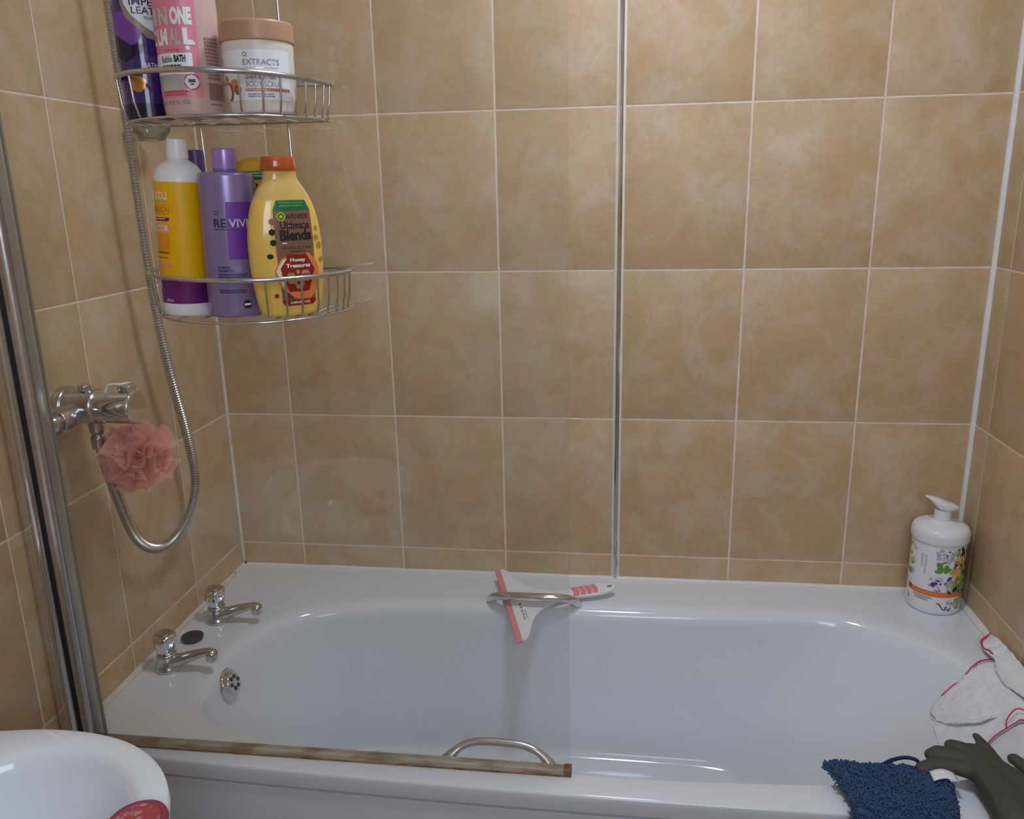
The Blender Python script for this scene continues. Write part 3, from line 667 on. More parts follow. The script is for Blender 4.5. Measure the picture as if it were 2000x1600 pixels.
d.rect(-60, .0835, -4, .1035, 'orange2', 1); d.lns(-58, .076, -5, .0815, 1, 'rust', 2, 8); d.lns(-58, .0715, -5, .0745, 1, 'rust', 2, 9); d.rect(-58, .0625, -5, .0680, 'salmon', 2)
d.txt('250ml', -26, .0190, -6, .0225, 'ink_white', 2)
d.build('label', b, .0305)
b = empty('purple_shampoo_bottle', (.4312, -.776, BL)); b.rotation_euler = (0, R(1.6), 0); tag(b, 'metallic lilac shampoo bottle with a darker violet panel in the lower basket', 'bottle')
MB().lathe(sharp_top([(0, 0), (.031, 0), (.0335, .003), (.0335, .1715), (.0315, .1745), (.0135, .1765), (.0135, .181), (0, .181)], .002), 48).build('body', 'lilac', b)
MB().lathe(sharp_top([(0, .1785), (.0150, .1785), (.0146, .2015), (.0135, .2030), (.0125, .2025), (0, .2025)], .001), 36).build('cap', 'lilac_cap', b)
d = CD()
d.rect(20, .072, 92, .1405, 'violet')
d.txt('RE', -6, .1105, 19, .1205, 'ink_navy', 1, .015); d.txt('VIVE', 24, .1105, 71, .1205, 'pale_violet', 1, .015); d.lns(-6, .1065, 40, .1085, 1, 'ink_navy', 1, 3)
for k in range(5):
    q = 180 / PI / .0335; o1 = lambda an, r: (0 + q * r * math.cos(an), .1275 + r * math.sin(an))
    a, a2 = R(90 + 72 * k), R(90 + 72 * (k + 1)); d.pol([o1(a, .0030), o1(a2, .0030), o1(a2, .0023), o1(a, .0023)], 'ink_navy', 1)
d.txt('PURPLE', -4, .0610, 20, .0635, 'ink_navy', 1, .02); d.txt('SHAMPOO', -4, .0570, 27, .0597, 'ink_navy', 1, .02)
d.lns(-5, .0490, 60, .0545, 2, 'ink_navy', 1, 7); d.lns(-5, .0300, 52, .0350, 2, 'ink_navy', 1, 8)
d.dsc(50, .0165, .0054, .0335, 'ink_black', 1); d.rect(43, .0152, 57, .0178, 'ink_white', 2)
d.build('label', b, .0335)

def oval_bottle(name, label, loc, rz, zs, ws, ds, mt, mt2, zsplit, mats):
    """zs/ws/ds: heights, half widths and half depths of the body"""
    b = empty(name, loc, rz); tag(b, label, 'bottle')
    K = crv([(w, d, z) for z, w, d in zip(zs, ws, ds)], 6); n = 56
    def sec(w, d, z): 
        o = []
        for k in range(n):
            a = 2 * PI * k / n; c, s_ = math.cos(a), math.sin(a)
            o.append((w * math.copysign(abs(c) ** .85, c), d * math.copysign(abs(s_) ** .85, s_), z))
        return o
    mb = MB(); lowK = [k for k in K if k.z <= zsplit]; hiK = [lowK[-1]] + [k for k in K if k.z > zsplit]
    mb.loft([sec(k.x, k.y, k.z) for k in lowK], 0, True, (True, len(hiK) < 2))
    if len(hiK) > 1: mb.loft([sec(k.x, k.y, k.z) for k in hiK], 1, True, (False, True))
    mb.build('body', [mt, mt2], b)
    def wd(z):
        for i in range(len(K) - 1):
            if K[i].z <= z <= K[i + 1].z:
                t = (z - K[i].z) / max(1e-9, K[i + 1].z - K[i].z); return K[i].x + t * (K[i + 1].x - K[i].x), K[i].y + t * (K[i + 1].y - K[i].y)
        return K[-1].x, K[-1].y
    e = 2 / .85
    def mp(u, v, off):
        w, d = wd(v); q = min(.985, abs(u) / w)
        y = -(d * (1 - q ** e) ** (1 / e)) - off
        return (u, y, v)
    return b, mp
ZS = [0, .002, .008, .03, .065, .10, .13, .150, .162, .168, .1755]
b, mp = oval_bottle('honey_shampoo_bottle', 'yellow honey shampoo bottle with orange cap and brown label in the lower basket', (.5055, -.778, BL), R(42), ZS,
    [.030, .0350, .0385, .0430, .0460, .0455, .0400, .0315, .0235, .0205, .0205], [.016, .020, .0215, .0225, .023, .0225, .021, .018, .0155, .0148, .0148], 'honey', 'honey_top', .142, None)
MB().loft([[(w * math.cos(2 * PI * k / 40), dd * math.sin(2 * PI * k / 40), z) for k in range(40)] for w, dd, z in
           ((.018, .013, .1740), (.0215, .0165, .1750), (.0220, .0170, .1765), (.0205, .0160, .1895), (.0195, .0150, .1915), (.013, .010, .1922))], 0, True, (True, True)).build('cap', 'cap_orange', b)
d = Decal()
d.poly([(-.021, .017), (-.017, .0135), (.017, .0135), (.021, .017), (.023, .05), (.024, .09), (.023, .125), (.018, .136), (-.018, .136), (-.023, .125), (-.024, .09), (-.023, .05)], 'label_brown')
d.poly([(-.023, .1245), (.023, .1245), (.018, .136), (-.018, .136)], 'label_green', 1); d.lines(-.015, .127, .016, .134, 2, 'leaf_green', 2, 3)
d.disc(-.0145, .1175, .0050, 'lime', 1); d.ring(-.0145, .1175, .0022, .0036, 'dark_leaf', 2); d.text('ARNIER', -.0085, .1148, .020, .1202, 'ink_black', 1, .005)
d.text('Ultimate', -.0165, .1030, .020, .1120, 'ink_black', 1, .02); d.text('Blends', -.0180, .0895, .0215, .1025, 'ink_black', 1, .045)
d.rect(-.016, .0862, -.010, .0875, 'ink_white', 1); d.text('RECONSTRUCTING', -.016, .0800, .020, .0830, 'ink_black', 1); d.text('SHAMPOO', -.007, .0755, .012, .0785, 'ink_black', 1)
d.poly([(-.028, .050), (-.019, .066), (-.009, .072), (.016, .073), (.025, .062), (.029, .05), (.023, .030), (.012, .018), (-.006, .022), (-.022, .034)], 'nectar', 2)
d.poly([(-.026, .050), (-.018, .0645), (-.012, .0665), (-.021, .052), (-.016, .036), (-.020, .034)], 'cream', 3)
d.poly([(-.022, .050), (-.0115, .0720), (.0120, .0720), (.0225, .050), (.013, .0300), (-.012, .0300)], 'label_red', 3)
d.text('Honey', -.0085, .0595, .0105, .0665, 'ink_white', 4, .03); d.text('Treasures', -.0140, .0525, .0165, .0585, 'ink_white', 4, .03)
for u, v, m_ in ((-.009, .042, 'olive_gold'), (.0095, .044, 'nut_tan'), (.001, .0365, 'label_tan')):
    d.poly([(u + .0065 * math.cos(R(60 * k)), v + .0062 * math.sin(R(60 * k))) for k in range(6)], m_, 4)
d.lines(.005, .0435, .014, .046, 1, 'ink_black', 5, 4); d.text('M', -.0015, .0355, .0025, .0390, 'ink_black', 5, .02); d.disc(.0, .0480, .0022, 'nut_tan', 4)
d.lines(-.015, .0215, .017, .0300, 3, 'ink_black', 1, 8)
d.poly([(-.0215, .0205), (.0215, .0205), (.021, .017), (.017, .0135), (-.017, .0135), (-.021, .017)], 'label_red', 4); d.text('DAMAGED HAIR', -.012, .0155, .013, .0185, 'ink_white', 5, .01)
for u, v, r, m_ in ((-.0255, .112, .0040, 'label_brown'), (-.0265, .100, .0040, 'dark_hole'), (-.0262, .088, .0040, 'dark_hole'), (-.031, .070, .0040, 'dark_hole'), (-.0275, .026, .0030, 'label_red'), (-.024, .046, .003, 'dark_hole'),
                    (.0295, .103, .0030, 'olive_gold'), (.0285, .092, .0035, 'olive_gold'), (.032, .083, .0042, 'olive_gold'), (.034, .062, .0042, 'olive_gold')):
    d.poly([(u + r * math.cos(R(60 * k + 30)), v + r * math.sin(R(60 * k + 30))) for k in range(6)], m_, 1)
for it in d.items: it[0][:] = [(x * 1.02 + .0045, y * 1.035 + (.006 if .03 < y < .075 else 0) * (1 - abs(y - .052) / .03)) for x, y in it[0]]
d.build('label', b, mp, step=.003, gap=.0002, base=.0004)
b, mp = oval_bottle('yellow_conditioner_bottle', 'amber-yellow bottle standing upside down behind the lilac bottle', (.4525, -.7165, BL), R(6), [0, .002, .02, .06, .10, .14, .168, .183, .191, .194],
    [.030, .032, .036, .042, .047, .0475, .043, .034, .022, .010], [.013, .015, .0165, .0175, .0185, .018, .016, .013, .009, .004], 'amber', 'amber', 1, None)
MB().box((-.026, -.013, -.0005), (.026, .013, .012), 0, .003).build('cap', 'cap_orange', b)
d = Decal()
d.poly([(-.024, .02), (.024, .02), (.030, .06), (.033, .14), (.030, .1760), (-.030, .1760), (-.033, .14), (-.030, .06)], 'label_brown')
d.poly([(-.033, .166), (.033, .166), (.029, .177), (-.029, .177)], 'label_green', 1); d.lines(-.026, .1685, .027, .1755, 2, 'light_leaf', 2, 3)
d.poly([(-.0325, .150), (.0325, .150), (.033, .166), (-.033, .166)], 'amber', 1)
d.text('GARNIER', -.025, .1525, .027, .1620, 'ink_black', 2, .005); d.text('Ultimate', -.027, .134, .027, .1475, 'ink_black', 1, .03); d.text('Blends', -.027, .118, .027, .132, 'ink_black', 1, .05)
d.rect(-.028, .05, .028, .110, 'label_red', 1)
d.build('label', b, mp, step=.003, gap=.0002, base=.0004)
b = empty('dark_purple_bottle', (.3665, -.7135, BL)); tag(b, 'slim aubergine bottle half hidden behind the white bottle in the lower basket', 'bottle')
MB().lathe(sharp_top([(0, 0), (.017, 0), (.018, .003), (.018, .165), (.010, .172), (0, .172)], .002), 32).build('body', 'aubergine', b)
MB().lathe(sharp_top([(0, .172), (.0105, .172), (.0105, .2055), (0, .2055)], .001), 28).build('cap', 'dim_purple', b)
# ------------------------------------------------------------------ shower valve, hose, dish, puff
vy, vz = -.552, .5555
sv = empty('shower_valve', (0, vy, vz)); tag(sv, 'chrome shower valve with round control knob on the tap-end wall', 'shower valve')
X90 = Matrix.Rotation(R(90), 4, 'Y')
mb = MB(); mb.lathe(sharp_top([(0, 0), (.034, 0), (.034, .010), (.030, .014), (.030, .062), (.024, .068), (0, .068)], .003), 40, T=X90)
mb.tube(crv([(.03, -.01, 0), (.035, -.045, -.006), (.035, -.075, -.008), (.030, -.082, -.008), (.0, -.084, -.008)], 6), .015, 20)
mb.lathe(sharp_top([(0, 0), (.026, 0), (.026, .006), (.018, .012), (0, .012)], .002), 32, T=Matrix.Translation((.0, -.084, -.008)) @ X90)
mb.lathe(sharp_top([(0, -.075), (.020, -.075), (.022, -.060), (.022, -.048), (0, -.048)], .002), 32, T=Matrix.Translation((.035, 0, -.008)) @ Matrix.Rotation(R(-90), 4, 'X'))
mb.lathe(sharp_top([(0, -.046), (.011, -.046), (.012, -.040), (.012, -.024), (0, -.024)], .001), 24, 0, (.052, 0, 0))
mb.lathe(sharp_top([(0, 0), (.010, 0), (.010, .010), (0, .010)], .002), 24, 0, (.045, -.005, .028))
mb.build('valve_body', 'chrome_dull', sv)
mb = MB(); mb.lathe(sharp_top([(0, .066), (.0275, .066), (.0285, .070), (.0285, .128), (.0265, .1305), (0, .1305)], .002), 48, T=X90)
mb.box((.105, -.011, .027), (.128, .011, .0385), 0, .003)
mb.build('control_knob', 'chrome', sv)
# hose
hp = [(.052, vy, vz - .046), (.052, -.545, .46), (.05, -.520, .375), (.05, -.49, .295), (.05, -.445, .250), (.05, -.385, .233), (.05, -.320, .248), (.05, -.275, .290), (.05, -.262, .345), (.05, -.274, .43), (.055, -.312, .555),
      (.058, -.340, .70), (.060, -.352, .86), (.062, -.358, 1.00), (.062, -.366, 1.21), (.062, -.37, 1.45), (.062, -.37, 1.60)]
C = crv(hp, 40); Ls = [0]
for i in range(1, len(C)): Ls.append(Ls[-1] + (C[i] - C[i - 1]).length)
tot = Ls[-1]; pitch = .0054; steps = int(tot / (pitch / 4)); P = []; j = 0
for k in range(steps + 1):
    s_ = tot * k / steps
    while j < len(Ls) - 2 and Ls[j + 1] < s_: j += 1
    P.append(C[j].lerp(C[j + 1], (s_ - Ls[j]) / max(1e-9, Ls[j + 1] - Ls[j])))
mb = MB(); mb.tube(P, .009, 14, rf=lambda t: (.0084 - .0018 * max(0, min(1, (t - .42) / .15))) * (1 + .19 * math.sin(2 * PI * t * steps / 4)))
hs = mb.build('shower_hose', 'hose'); tag(hs, 'ribbed metal shower hose looping down from the valve and up the wall', 'shower hose')
o = MB().lathe(sharp_top([(0, 0), (.011, 0), (.012, .003), (.012, .020), (.008, .026), (0, .026)], .001), 24, 0, (.052, vy, vz - .074)).build('hose_nut', 'chrome_dull', hs)
MB().lathe([(0, 0), (.017, 0), (.017, .012), (.008, .02), (0, .02)], 28, 0, T=Matrix.Translation((0, -.37, 1.60)) @ X90 @ Matrix.Scale(3.6, 4, (0, 0, 1))).build('wall_outlet', 'chrome_dull', hs)
# clear dish on the wall beside the hose
ds = empty('clear_dish', (0, -.262, 1.003)); tag(ds, 'small cloudy clear plastic dish on the wall behind the shower hose', 'dish')
MB().lathe(sharp_top([(0, -.012), (.020, -.012), (.032, .004), (.034, .014), (.031, .014), (.028, .004), (.018, -.008), (0, -.008)], .002), 32, 0, (.052, 0, 0)).build('bowl', 'clear', ds)
MB().box((.0, -.012, -.012), (.030, .012, .006), 0, .003).build('bracket', 'clear', ds)
# bath puff
pf = empty('bath_puff', (.118, -.545, .468)); tag(pf, 'coral pink mesh bath puff hanging from the shower valve knob', 'bath puff')
rnd = random.Random(5); mb = MB()
for k in range(40):
    ax = Vector((rnd.gauss(0, 1), rnd.gauss(0, 1), rnd.gauss(0, 1))).normalized(); q = ax.to_track_quat('Z', 'Y').to_matrix().to_4x4()
    a0 = rnd.uniform(0, 2 * PI); span = rnd.uniform(1.6, 3.2); n = 26; m = 6; rmax = rnd.uniform(.044, .068); fr = rnd.choice((3, 4, 5)); ph = rnd.uniform(0, 6); amp = rnd.uniform(.012, .022)
    rows = []
    for i in range(m):
        t = i / (m - 1); row = []
        for j in range(n):
            s_ = j / (n - 1); a = a0 + span * (s_ - .5); r = .010 + (rmax - .010) * t * (1 - .25 * abs(2 * s_ - 1) ** 3)
            r += .003 * math.sin(fr * 2.3 * a + ph)
            row.append((r * math.cos(a), r * math.sin(a), amp * t * math.sin(fr * a * 2 + ph) + .006 * t * math.sin(3 * a + ph * 2)))
        rows.append(row)
    mb.loft(rows, 0, False, T=q)
mb.build('netting', 'net', pf)
MB().tube(crv([(.004, .004, .05), (-.020, -.010, .072), (-.036, -.016, .100), (-.030, -.014, .124), (-.012, -.008, .1255), (-.004, .012, .121), (-.004, .030, .09), (.0, .018, .055)], 6, False), .0022, 8).build('cord', 'cord', pf)

# ------------------------------------------------------------------ squeegee
e1 = Vector((.080, -.232, -.048)).normalized(); st = Vector((.200, .118, .022)); st = (st - st.dot(e1) * e1).normalized(); nn = st.cross(e1).normalized()
if nn.z < 0: nn = -nn
ST = Matrix(((e1.x, st.x, nn.x, .691), (e1.y, st.y, nn.y, -.158), (e1.z, st.z, nn.z, .008), (0, 0, 0, 1)))
sq = empty('squeegee'); sq.matrix_world = ST; tag(sq, 'white shower squeegee with pink blade tucked under the rear bath handle', 'squeegee')
half = [(.122, 0), (.119, .010), (.100, .022), (.075, .032), (.050, .048), (.032, .070), (.020, .095), (.015, .115), (.0145, .14), (.017, .165), (.0185, .19), (.017, .215), (.012, .232), (.004, .240)]
poly = half + [(-a, b_) for a, b_ in half[::-1]]
P = [(p.x, p.y) for p in crv([(a, b_, 0) for a, b_ in half], 4)]; poly = P + [(-a, b_) for a, b_ in P[::-1]]
MB().prism(poly, -.004, .004, 0, bev=.002, smooth=True).build('handle', 'white_pl', sq)
MB().prism([(-.124, -.0115), (.124, -.0115), (.122, .003), (-.122, .003)], -.0018, .0018, 0, bev=.0006).build('blade', 'pink_rub', sq)
mb = MB()
for k, (v0, v1) in enumerate(((.140, .154), (.1565, .168), (.1705, .182), (.1845, .196))):
    mb.prism([(-.0135, v0), (0, v0 + .004), (.0135, v0), (.0145, v1), (0, v1 + .004), (-.0145, v1)], .0038, .0054, 0, bev=.0005, smooth=False)
mb.build('grip', 'pink_rub', sq)
MB().prism([(-.003, .222), (.003, .222), (.0035, .232), (-.0035, .232)], .0036, .0043, 0).build('hanging_eyelet', 'ink_grey', sq)
d = Decal()
d.text('81910', .03, .0165, .062, .0215, 'ink_grey', 0, .02); d.lines(.03, .0235, .062, .0262, 1, 'ink_grey', 0, 5); d.ring(.022, .019, .0018, .0030, 'ink_black', 0); d.rect(.008, .0165, .014, .0215, 'ink_grey')
d.build('markings', sq, lambda u, v, o_: (u, v, .0042 + o_))

# ------------------------------------------------------------------ pump bottle
pb = empty('pump_dispenser', (1.6015, -.0645, .0005)); tag(pb, 'white pump dispenser with flower print and orange band in the corner of the bath rim', 'dispenser')
MB().lathe(sharp_top([(0, 0), (.049, 0), (.0515, .003), (.0525, .008), (.0525, .158), (0, .158)], .003), 64).build('body', 'white_pl', pb)
MB().lathe(sharp_top([(.050, .157), (.0545, .157), (.0565, .162), (.0565, .178), (.052, .187), (.040, .192), (.022, .196), (.0185, .199), (0, .199)], .004), 64).build('collar', 'white_pl', pb)
mb = MB(); mb.lathe(sharp_top([(0, .197), (.0175, .197), (.0165, .212), (.0165, .222), (0, .222)], .001), 36)
hd = []
for x, hw, z0, z1 in ((.030, .004, .2235, .2275), (.026, .010, .2215, .2300), (.016, .0165, .2205, .2350), (.002, .0190, .2200, .2400), (-.010, .0180, .2220, .2450), (-.020, .0140, .2320, .2480), (-.030, .0090, .2430, .2500), (-.038, .0050, .2485, .2515)):
    zc, hz = (z0 + z1) / 2, (z1 - z0) / 2
    hd.append([(x, hw * math.copysign(abs(math.cos(a)) ** .8, math.cos(a)), zc + hz * math.copysign(abs(math.sin(a)) ** .6, math.sin(a))) for a in [2 * PI * k / 24 for k in range(24)]])
hd = [[(p.x, p.y, p.z) for p in row] for row in zip(*[crv([r[k] for r in hd], 3) for k in range(24)])]
mb.loft(hd, 0, True, (True, True)).build('pump_head', 'white_pl', pb)
d = CD(); rd = .0525
d.rect(-88, .0425, 62, .0545, 'band_orange')
rnd = random.Random(11)
def sprig(u0, v0, u1, v1, n, ms, lay, rr=(.0025, .006)):
    for _ in range(n):
        r = rnd.uniform(*rr) * 1.25; d.dsc(rnd.uniform(u0, u1), rnd.uniform(v0, v1), r, rd, rnd.choice(ms), lay + rnd.choice((0, 1, 2)), 9, ry=r * rnd.uniform(.4, .75), rot=rnd.uniform(0, 3.1))
sprig(18, .06, 60, .148, 44, ['leaf_green', 'light_leaf', 'leaf_green', 'dark_leaf'], 1, (.004, .009))
sprig(20, .07, 58, .135, 16, ['petal_yellow', 'band_orange', 'salmon', 'petal_yellow'], 3, (.003, .0065))
sprig(-22, .122, 15, .148, 30, ['lavender', 'lavender', 'pale_violet', 'ink_grey'], 1, (.0015, .004))
sprig(-20, .095, 14, .118, 9, ['leaf_green', 'leaf_green', 'light_leaf'], 1, (.004, .008))
sprig(-30, .056, 22, .088, 40, ['lavender', 'lavender', 'pale_violet', 'dim_purple'], 1, (.0015, .0045))
sprig(8, .054, 55, .075, 12, ['dark_leaf', 'leaf_green', 'light_leaf'], 3, (.003, .006))
sprig(-95, .066, -72, .150, 16, ['lavender', 'petal_yellow', 'leaf_green', 'pale_violet'], 1, (.003, .006))
sprig(22, .016, 58, .040, 16, ['leaf_green', 'light_leaf', 'petal_yellow', 'lavender'], 1, (.003, .0065))
sprig(5, .014, 22, .036, 10, ['lavender', 'dim_purple', 'petal_yellow'], 1, (.0015, .0035))
d.dsc(-78, .052, .006, rd, 'dark_leaf', 3, 9, ry=.003, rot=2.2); d.dsc(-84, .026, .006, rd, 'leaf_green', 1, 9, ry=.0025, rot=2.2)
d.lns(-66, .036, -18, .0405, 3, 'ink_grey', 1, 2); d.lns(-62, .030, -30, .0345, 2, 'ink_grey', 1, 5); d.lns(-60, .0455, -20, .050, 2, 'petal_yellow', 2, 6)
d.txt('JASMINE', -56, .095, -50, .135, 'silver_foil', 1); d.lns(-47, .088, -41, .132, 9, 'silver_foil', 1, 3)
d.pol([(-14, .0275), (-10, .0300), (-6, .0285), (2, .0165), (6, .0140), (2, .0140), (-8, .0270), (-11, .0285), (-13, .0265)], 'ink_black', 4); d.txt('r', 6, .0140, 11, .0225, 'ink_black', 4, .03)
d.build('label', pb, .0525)

# ------------------------------------------------------------------ washbasin
OUTL = [(0, -1.0), (.07, -.985), (.15, -.972), (.22, -.962), (.29, -.966), (.35, -.985), (.405, -1.025), (.440, -1.080), (.457, -1.15), (.460, -1.22), (.457, -1.29), (.440, -1.36), (.405, -1.415), (.35, -1.455), (.29, -1.474), (.22, -1.478), (.15, -1.468), (.07, -1.455), (0, -1.44)]
INN = [(.115, -1.13), (.145, -1.080), (.185, -1.040), (.225, -1.012), (.275, -1.000), (.325, -1.012), (.365, -1.040), (.395, -1.080), (.412, -1.14), (.418, -1.22), (.412, -1.30), (.395, -1.36), (.365, -1.40), (.325, -1.428), (.275, -1.44), (.225, -1.428), (.185, -1.40), (.145, -1.36), (.115, -1.31)]
BZ = .25
O_ = [(p.x, p.y) for p in crv([(a, b_, 0) for a, b_ in OUTL], 5)]
I_ = [(p.x, p.y) for p in crv([(a, b_, 0) for a, b_ in INN], 5)]
cI = (.265, -1.22)
def sc_(pts, s_, z, c=cI): return [(c[0] + (x - c[0]) * s_, c[1] + (y - c[1]) * s_, z) for x, y in pts]
def clampx(r): return [(max(.0, x), y, z) for x, y, z in r]
rings = [clampx(sc_(O_, .30, BZ - .26)), clampx(sc_(O_, .5, BZ - .24)), clampx(sc_(O_, .80, BZ - .16)), clampx(sc_(O_, .93, BZ - .08)), clampx(sc_(O_, .985, BZ - .03)), clampx(sc_(O_, .998, BZ - .012)), clampx(sc_(O_, .992, BZ - .003)), clampx(sc_(O_, .97, BZ)),
         sc_(I_, 1.06, BZ - .0005), sc_(I_, 1.02, BZ - .003), sc_(I_, .99, BZ - .010), sc_(I_, .96, BZ - .025), sc_(I_, .88, BZ - .065), sc_(I_, .74, BZ - .105), sc_(I_, .5, BZ - .135), sc_(I_, .2, BZ - .142)]
for r in rings:                                 # flat back against the wall
    pass
mb = MB(); mb.loft(rings, 0, True, (True, True))
wb = mb.build('washbasin', 'ceramic'); tag(wb, 'white oval washbasin fixed to the wall beside the bath', 'washbasin')
MB().lathe([(.0, 0), (.09, 0), (.075, .1), (.07, .4), (.09, .60), (0, .62)], 32, 0, (.17, -1.22, Z_FLOOR)).build('pedestal', 'ceramic', wb)
# flannel over the edge of the basin
FL = [(.396, -1.118), (.400, -1.100), (.410, -1.089), (.424, -1.085), (.437, -1.089), (.447, -1.100), (.452, -1.12), (.455, -1.17), (.450, -1.20), (.40, -1.20), (.394, -1.17), (.393, -1.14)]
FP = [(p.x, p.y) for p in crv([(a, b_, 0) for a, b_ in FL], 4, True)]
fl = empty('flannel', (0, 0, BZ)); tag(fl, 'red and pink speckled flannel folded on the edge of the washbasin', 'flannel')
MB().prism(FP, .0005, .011, 0, bev=.004, smooth=True).build('towelling', 'speckle', fl)
MB().tube([(x, y, .0065) for x, y in FP], .0052, 10, closed=True).build('edging', 'flannel_edge', fl)

# ------------------------------------------------------------------ draped cloths
from mathutils.geometry import delaunay_2d_cdt
def inside(p, poly):
    c = False; n = len(poly)
    for i in range(n):
        a, b_ = poly[i], poly[i - 1]
        if (a[1] > p[1]) != (b_[1] > p[1]) and p[0] < (b_[0] - a[0]) * (p[1] - a[1]) / (b_[1] - a[1]) + a[0]: c = not c
    return c
def drape(name, poly, zf, m, parent, step=.004, thick=.003):
    P = [(p.x, p.y) for p in crv([(a, b_, 0) for a, b_ in poly], 6, True)]
    bd = []
    for i in range(len(P)):
        a, b_ = Vector(P[i]), Vector(P[(i + 1) % len(P)]); k = max(1, int((b_ - a).length / step))
        bd += [tuple(a.lerp(b_, j / k)) for j in range(k)]
    x0, x1 = min(p[0] for p in bd), max(p[0] for p in bd); y0, y1 = min(p[1] for p in bd), max(p[1] for p in bd)
    pts = [Vector(p) for p in bd]; n = len(bd)
    x = x0
    while x < x1:
        y = y0
        while y < y1:
            if inside((x, y), bd): pts.append(Vector((x + random.uniform(-1, 1) * step * .15, y + random.uniform(-1, 1) * step * .15)))
            y += step
        x += step
    r = delaunay_2d_cdt(pts, [(i, (i + 1) % n) for i in range(n)], [], 1, 1e-6)
    vs = [(v.x, v.y, zf(v.x, v.y)) for v in r[0]]
    me = bpy.data.meshes.new(name); me.from_pydata(vs, [], [tuple(f) for f in r[2]]); me.materials.append(M[m])
    me.polygons.foreach_set('use_smooth', [True] * len(me.polygons))
    bm = bmesh.new(); bm.from_mesh(me); bmesh.ops.recalc_face_normals(bm, faces=bm.faces[:])
    if sum(f.normal.z for f in bm.faces) < 0: bmesh.ops.reverse_faces(bm, faces=bm.faces[:])
    bm.to_mesh(me); bm.free()
    o = bpy.data.objects.new(name, me); COL.objects.link(o); o.parent = parent
    md = o.modifiers.new('thickness', 'SOLIDIFY'); md.thickness = thick; md.offset = 0
    return o
def stitches(name, path, zf, parent, m='thread_red', w=.0035):
    mb = MB(); P = crv([(a, b_, 0) for a, b_ in path], 14); P = [Vector((p.x, p.y, zf(p.x, p.y) + .0022)) for p in P]
    mb.tube(P, .0009, 6); rn = random.Random(3); acc = 0
    for i in range(len(P) - 1):
        t = (P[i + 1] - P[i]).normalized(); nrm = Vector((-t.y, t.x, 0)); L = (P[i + 1] - P[i]).length; k = max(1, int(L / .0016))
        for j in range(k):
            c = P[i].lerp(P[i + 1], j / k); q = w * rn.uniform(.7, 1.1)
            mb.tube([c - nrm * q * .6, c + Vector((0, 0, .001)), c + nrm * q * .5 + t * .0006], .00055, 5)
    return mb.build(name, m, parent)
def nz(x, y, s_, o=0.0): return noise.noise(Vector((x * s_, y * s_, o)))
# long fold of cloth against the right wall
CA = [(1.631, -.300), (1.627, -.275), (1.628, -.250), (1.636, -.232), (1.648, -.219), (1.658, -.226), (1.660, -.30), (1.660, -.42), (1.660, -.52), (1.645, -.50), (1.636, -.450), (1.629, -.405), (1.622, -.370), (1.622, -.335)]
def zA(x, y):
    e = min(1, max(0, (x - 1.620) / .018)); wall = max(0, (x - 1.642) / .018)
    return max(-.02, tub_z(min(x, 1.655), y)) + .0045 + .012 * e * (2 - e) * min(1, (-y - .2) / .05) + .012 * wall ** 1.6 + .003 * nz(x, y, 60) + .0012 * nz(x, y, 220)
ca = empty('cleaning_cloth', (0, 0, 0)); tag(ca, 'white cotton cloth folded lengthways along the right wall, red stitched at its far tip', 'cloth')
drape('fabric', CA, zA, 'cloth_white', ca)
stitches('stitched_edge', [(1.633, -.287), (1.628, -.270), (1.628, -.250), (1.636, -.233), (1.648, -.221), (1.658, -.218)], lambda x, y: zA(x, max(-.9, min(y, -.226))) + .001, ca)
# crumpled cloth hanging into the bath
CB = [(1.631, -.292), (1.612, -.298), (1.597, -.305), (1.575, -.315), (1.555, -.321), (1.536, -.322), (1.522, -.325), (1.516, -.336), (1.519, -.350), (1.514, -.362), (1.513, -.385), (1.509, -.405), (1.503, -.44), (1.505, -.475), (1.530, -.485),
      (1.553, -.470), (1.575, -.461), (1.597, -.464), (1.620, -.472), (1.645, -.480), (1.656, -.47), (1.657, -.40), (1.650, -.34), (1.642, -.305)]
FOLD = [(1.500, -.340), (1.522, -.352), (1.534, -.372), (1.553, -.393), (1.578, -.412), (1.600, -.425)]
def fold_side(x, y):
    best, sd = 9, 0
    for i in range(len(FOLD) - 1):
        a, b_ = Vector(FOLD[i]), Vector(FOLD[i + 1]); p = Vector((x, y)); ab = b_ - a; t = max(0, min(1, (p - a).dot(ab) / ab.length_squared)); q = a + ab * t; d = (p - q).length
        if d < best: best = d; sd = (ab.x * (p.y - a.y) - ab.y * (p.x - a.x)); 
    return best * (1 if sd > 0 else -1), x
def zB(x, y):
    d, _ = fold_side(x, y); fade = max(0, min(1, (1.605 - x) / .04))
    roll = - math.exp(-((d + .003) / .004) ** 2) * .002
    return tub_z(x, y) + .0045 + fade * roll + .004 * nz(x, y, 26, 2) + .002 * nz(x, y, 75, 5) + .0012 * nz(x, y, 220)
UPL = [(1.602, -.3060), (1.575, -.3160), (1.555, -.3220), (1.536, -.3235), (1.523, -.327), (1.516, -.336), (1.5185, -.346), (1.5265, -.366), (1.539, -.391), (1.5555, -.411), (1.571, -.4215), (1.587, -.426), (1.604, -.426), (1.622, -.41), (1.630, -.36), (1.624, -.32)]
def zU(x, y):
    d, _ = fold_side(x, y); lift = min(1, max(0, (1.628 - x) / .05)) * min(1, max(.25, (-y - .318) / .03)) * (1 if x > 1.53 else .8)
    mrg = min(1, max(0, (1.606 - x) / .030))
    return zB(x, y) - .0035 * (1 - mrg) + .0028 * mrg + .0085 * lift * mrg * (1 - .65 * math.exp(-((d - .0) / .0035) ** 2)) + .003 * lift * mrg * math.exp(-((d - .010) / .006) ** 2)
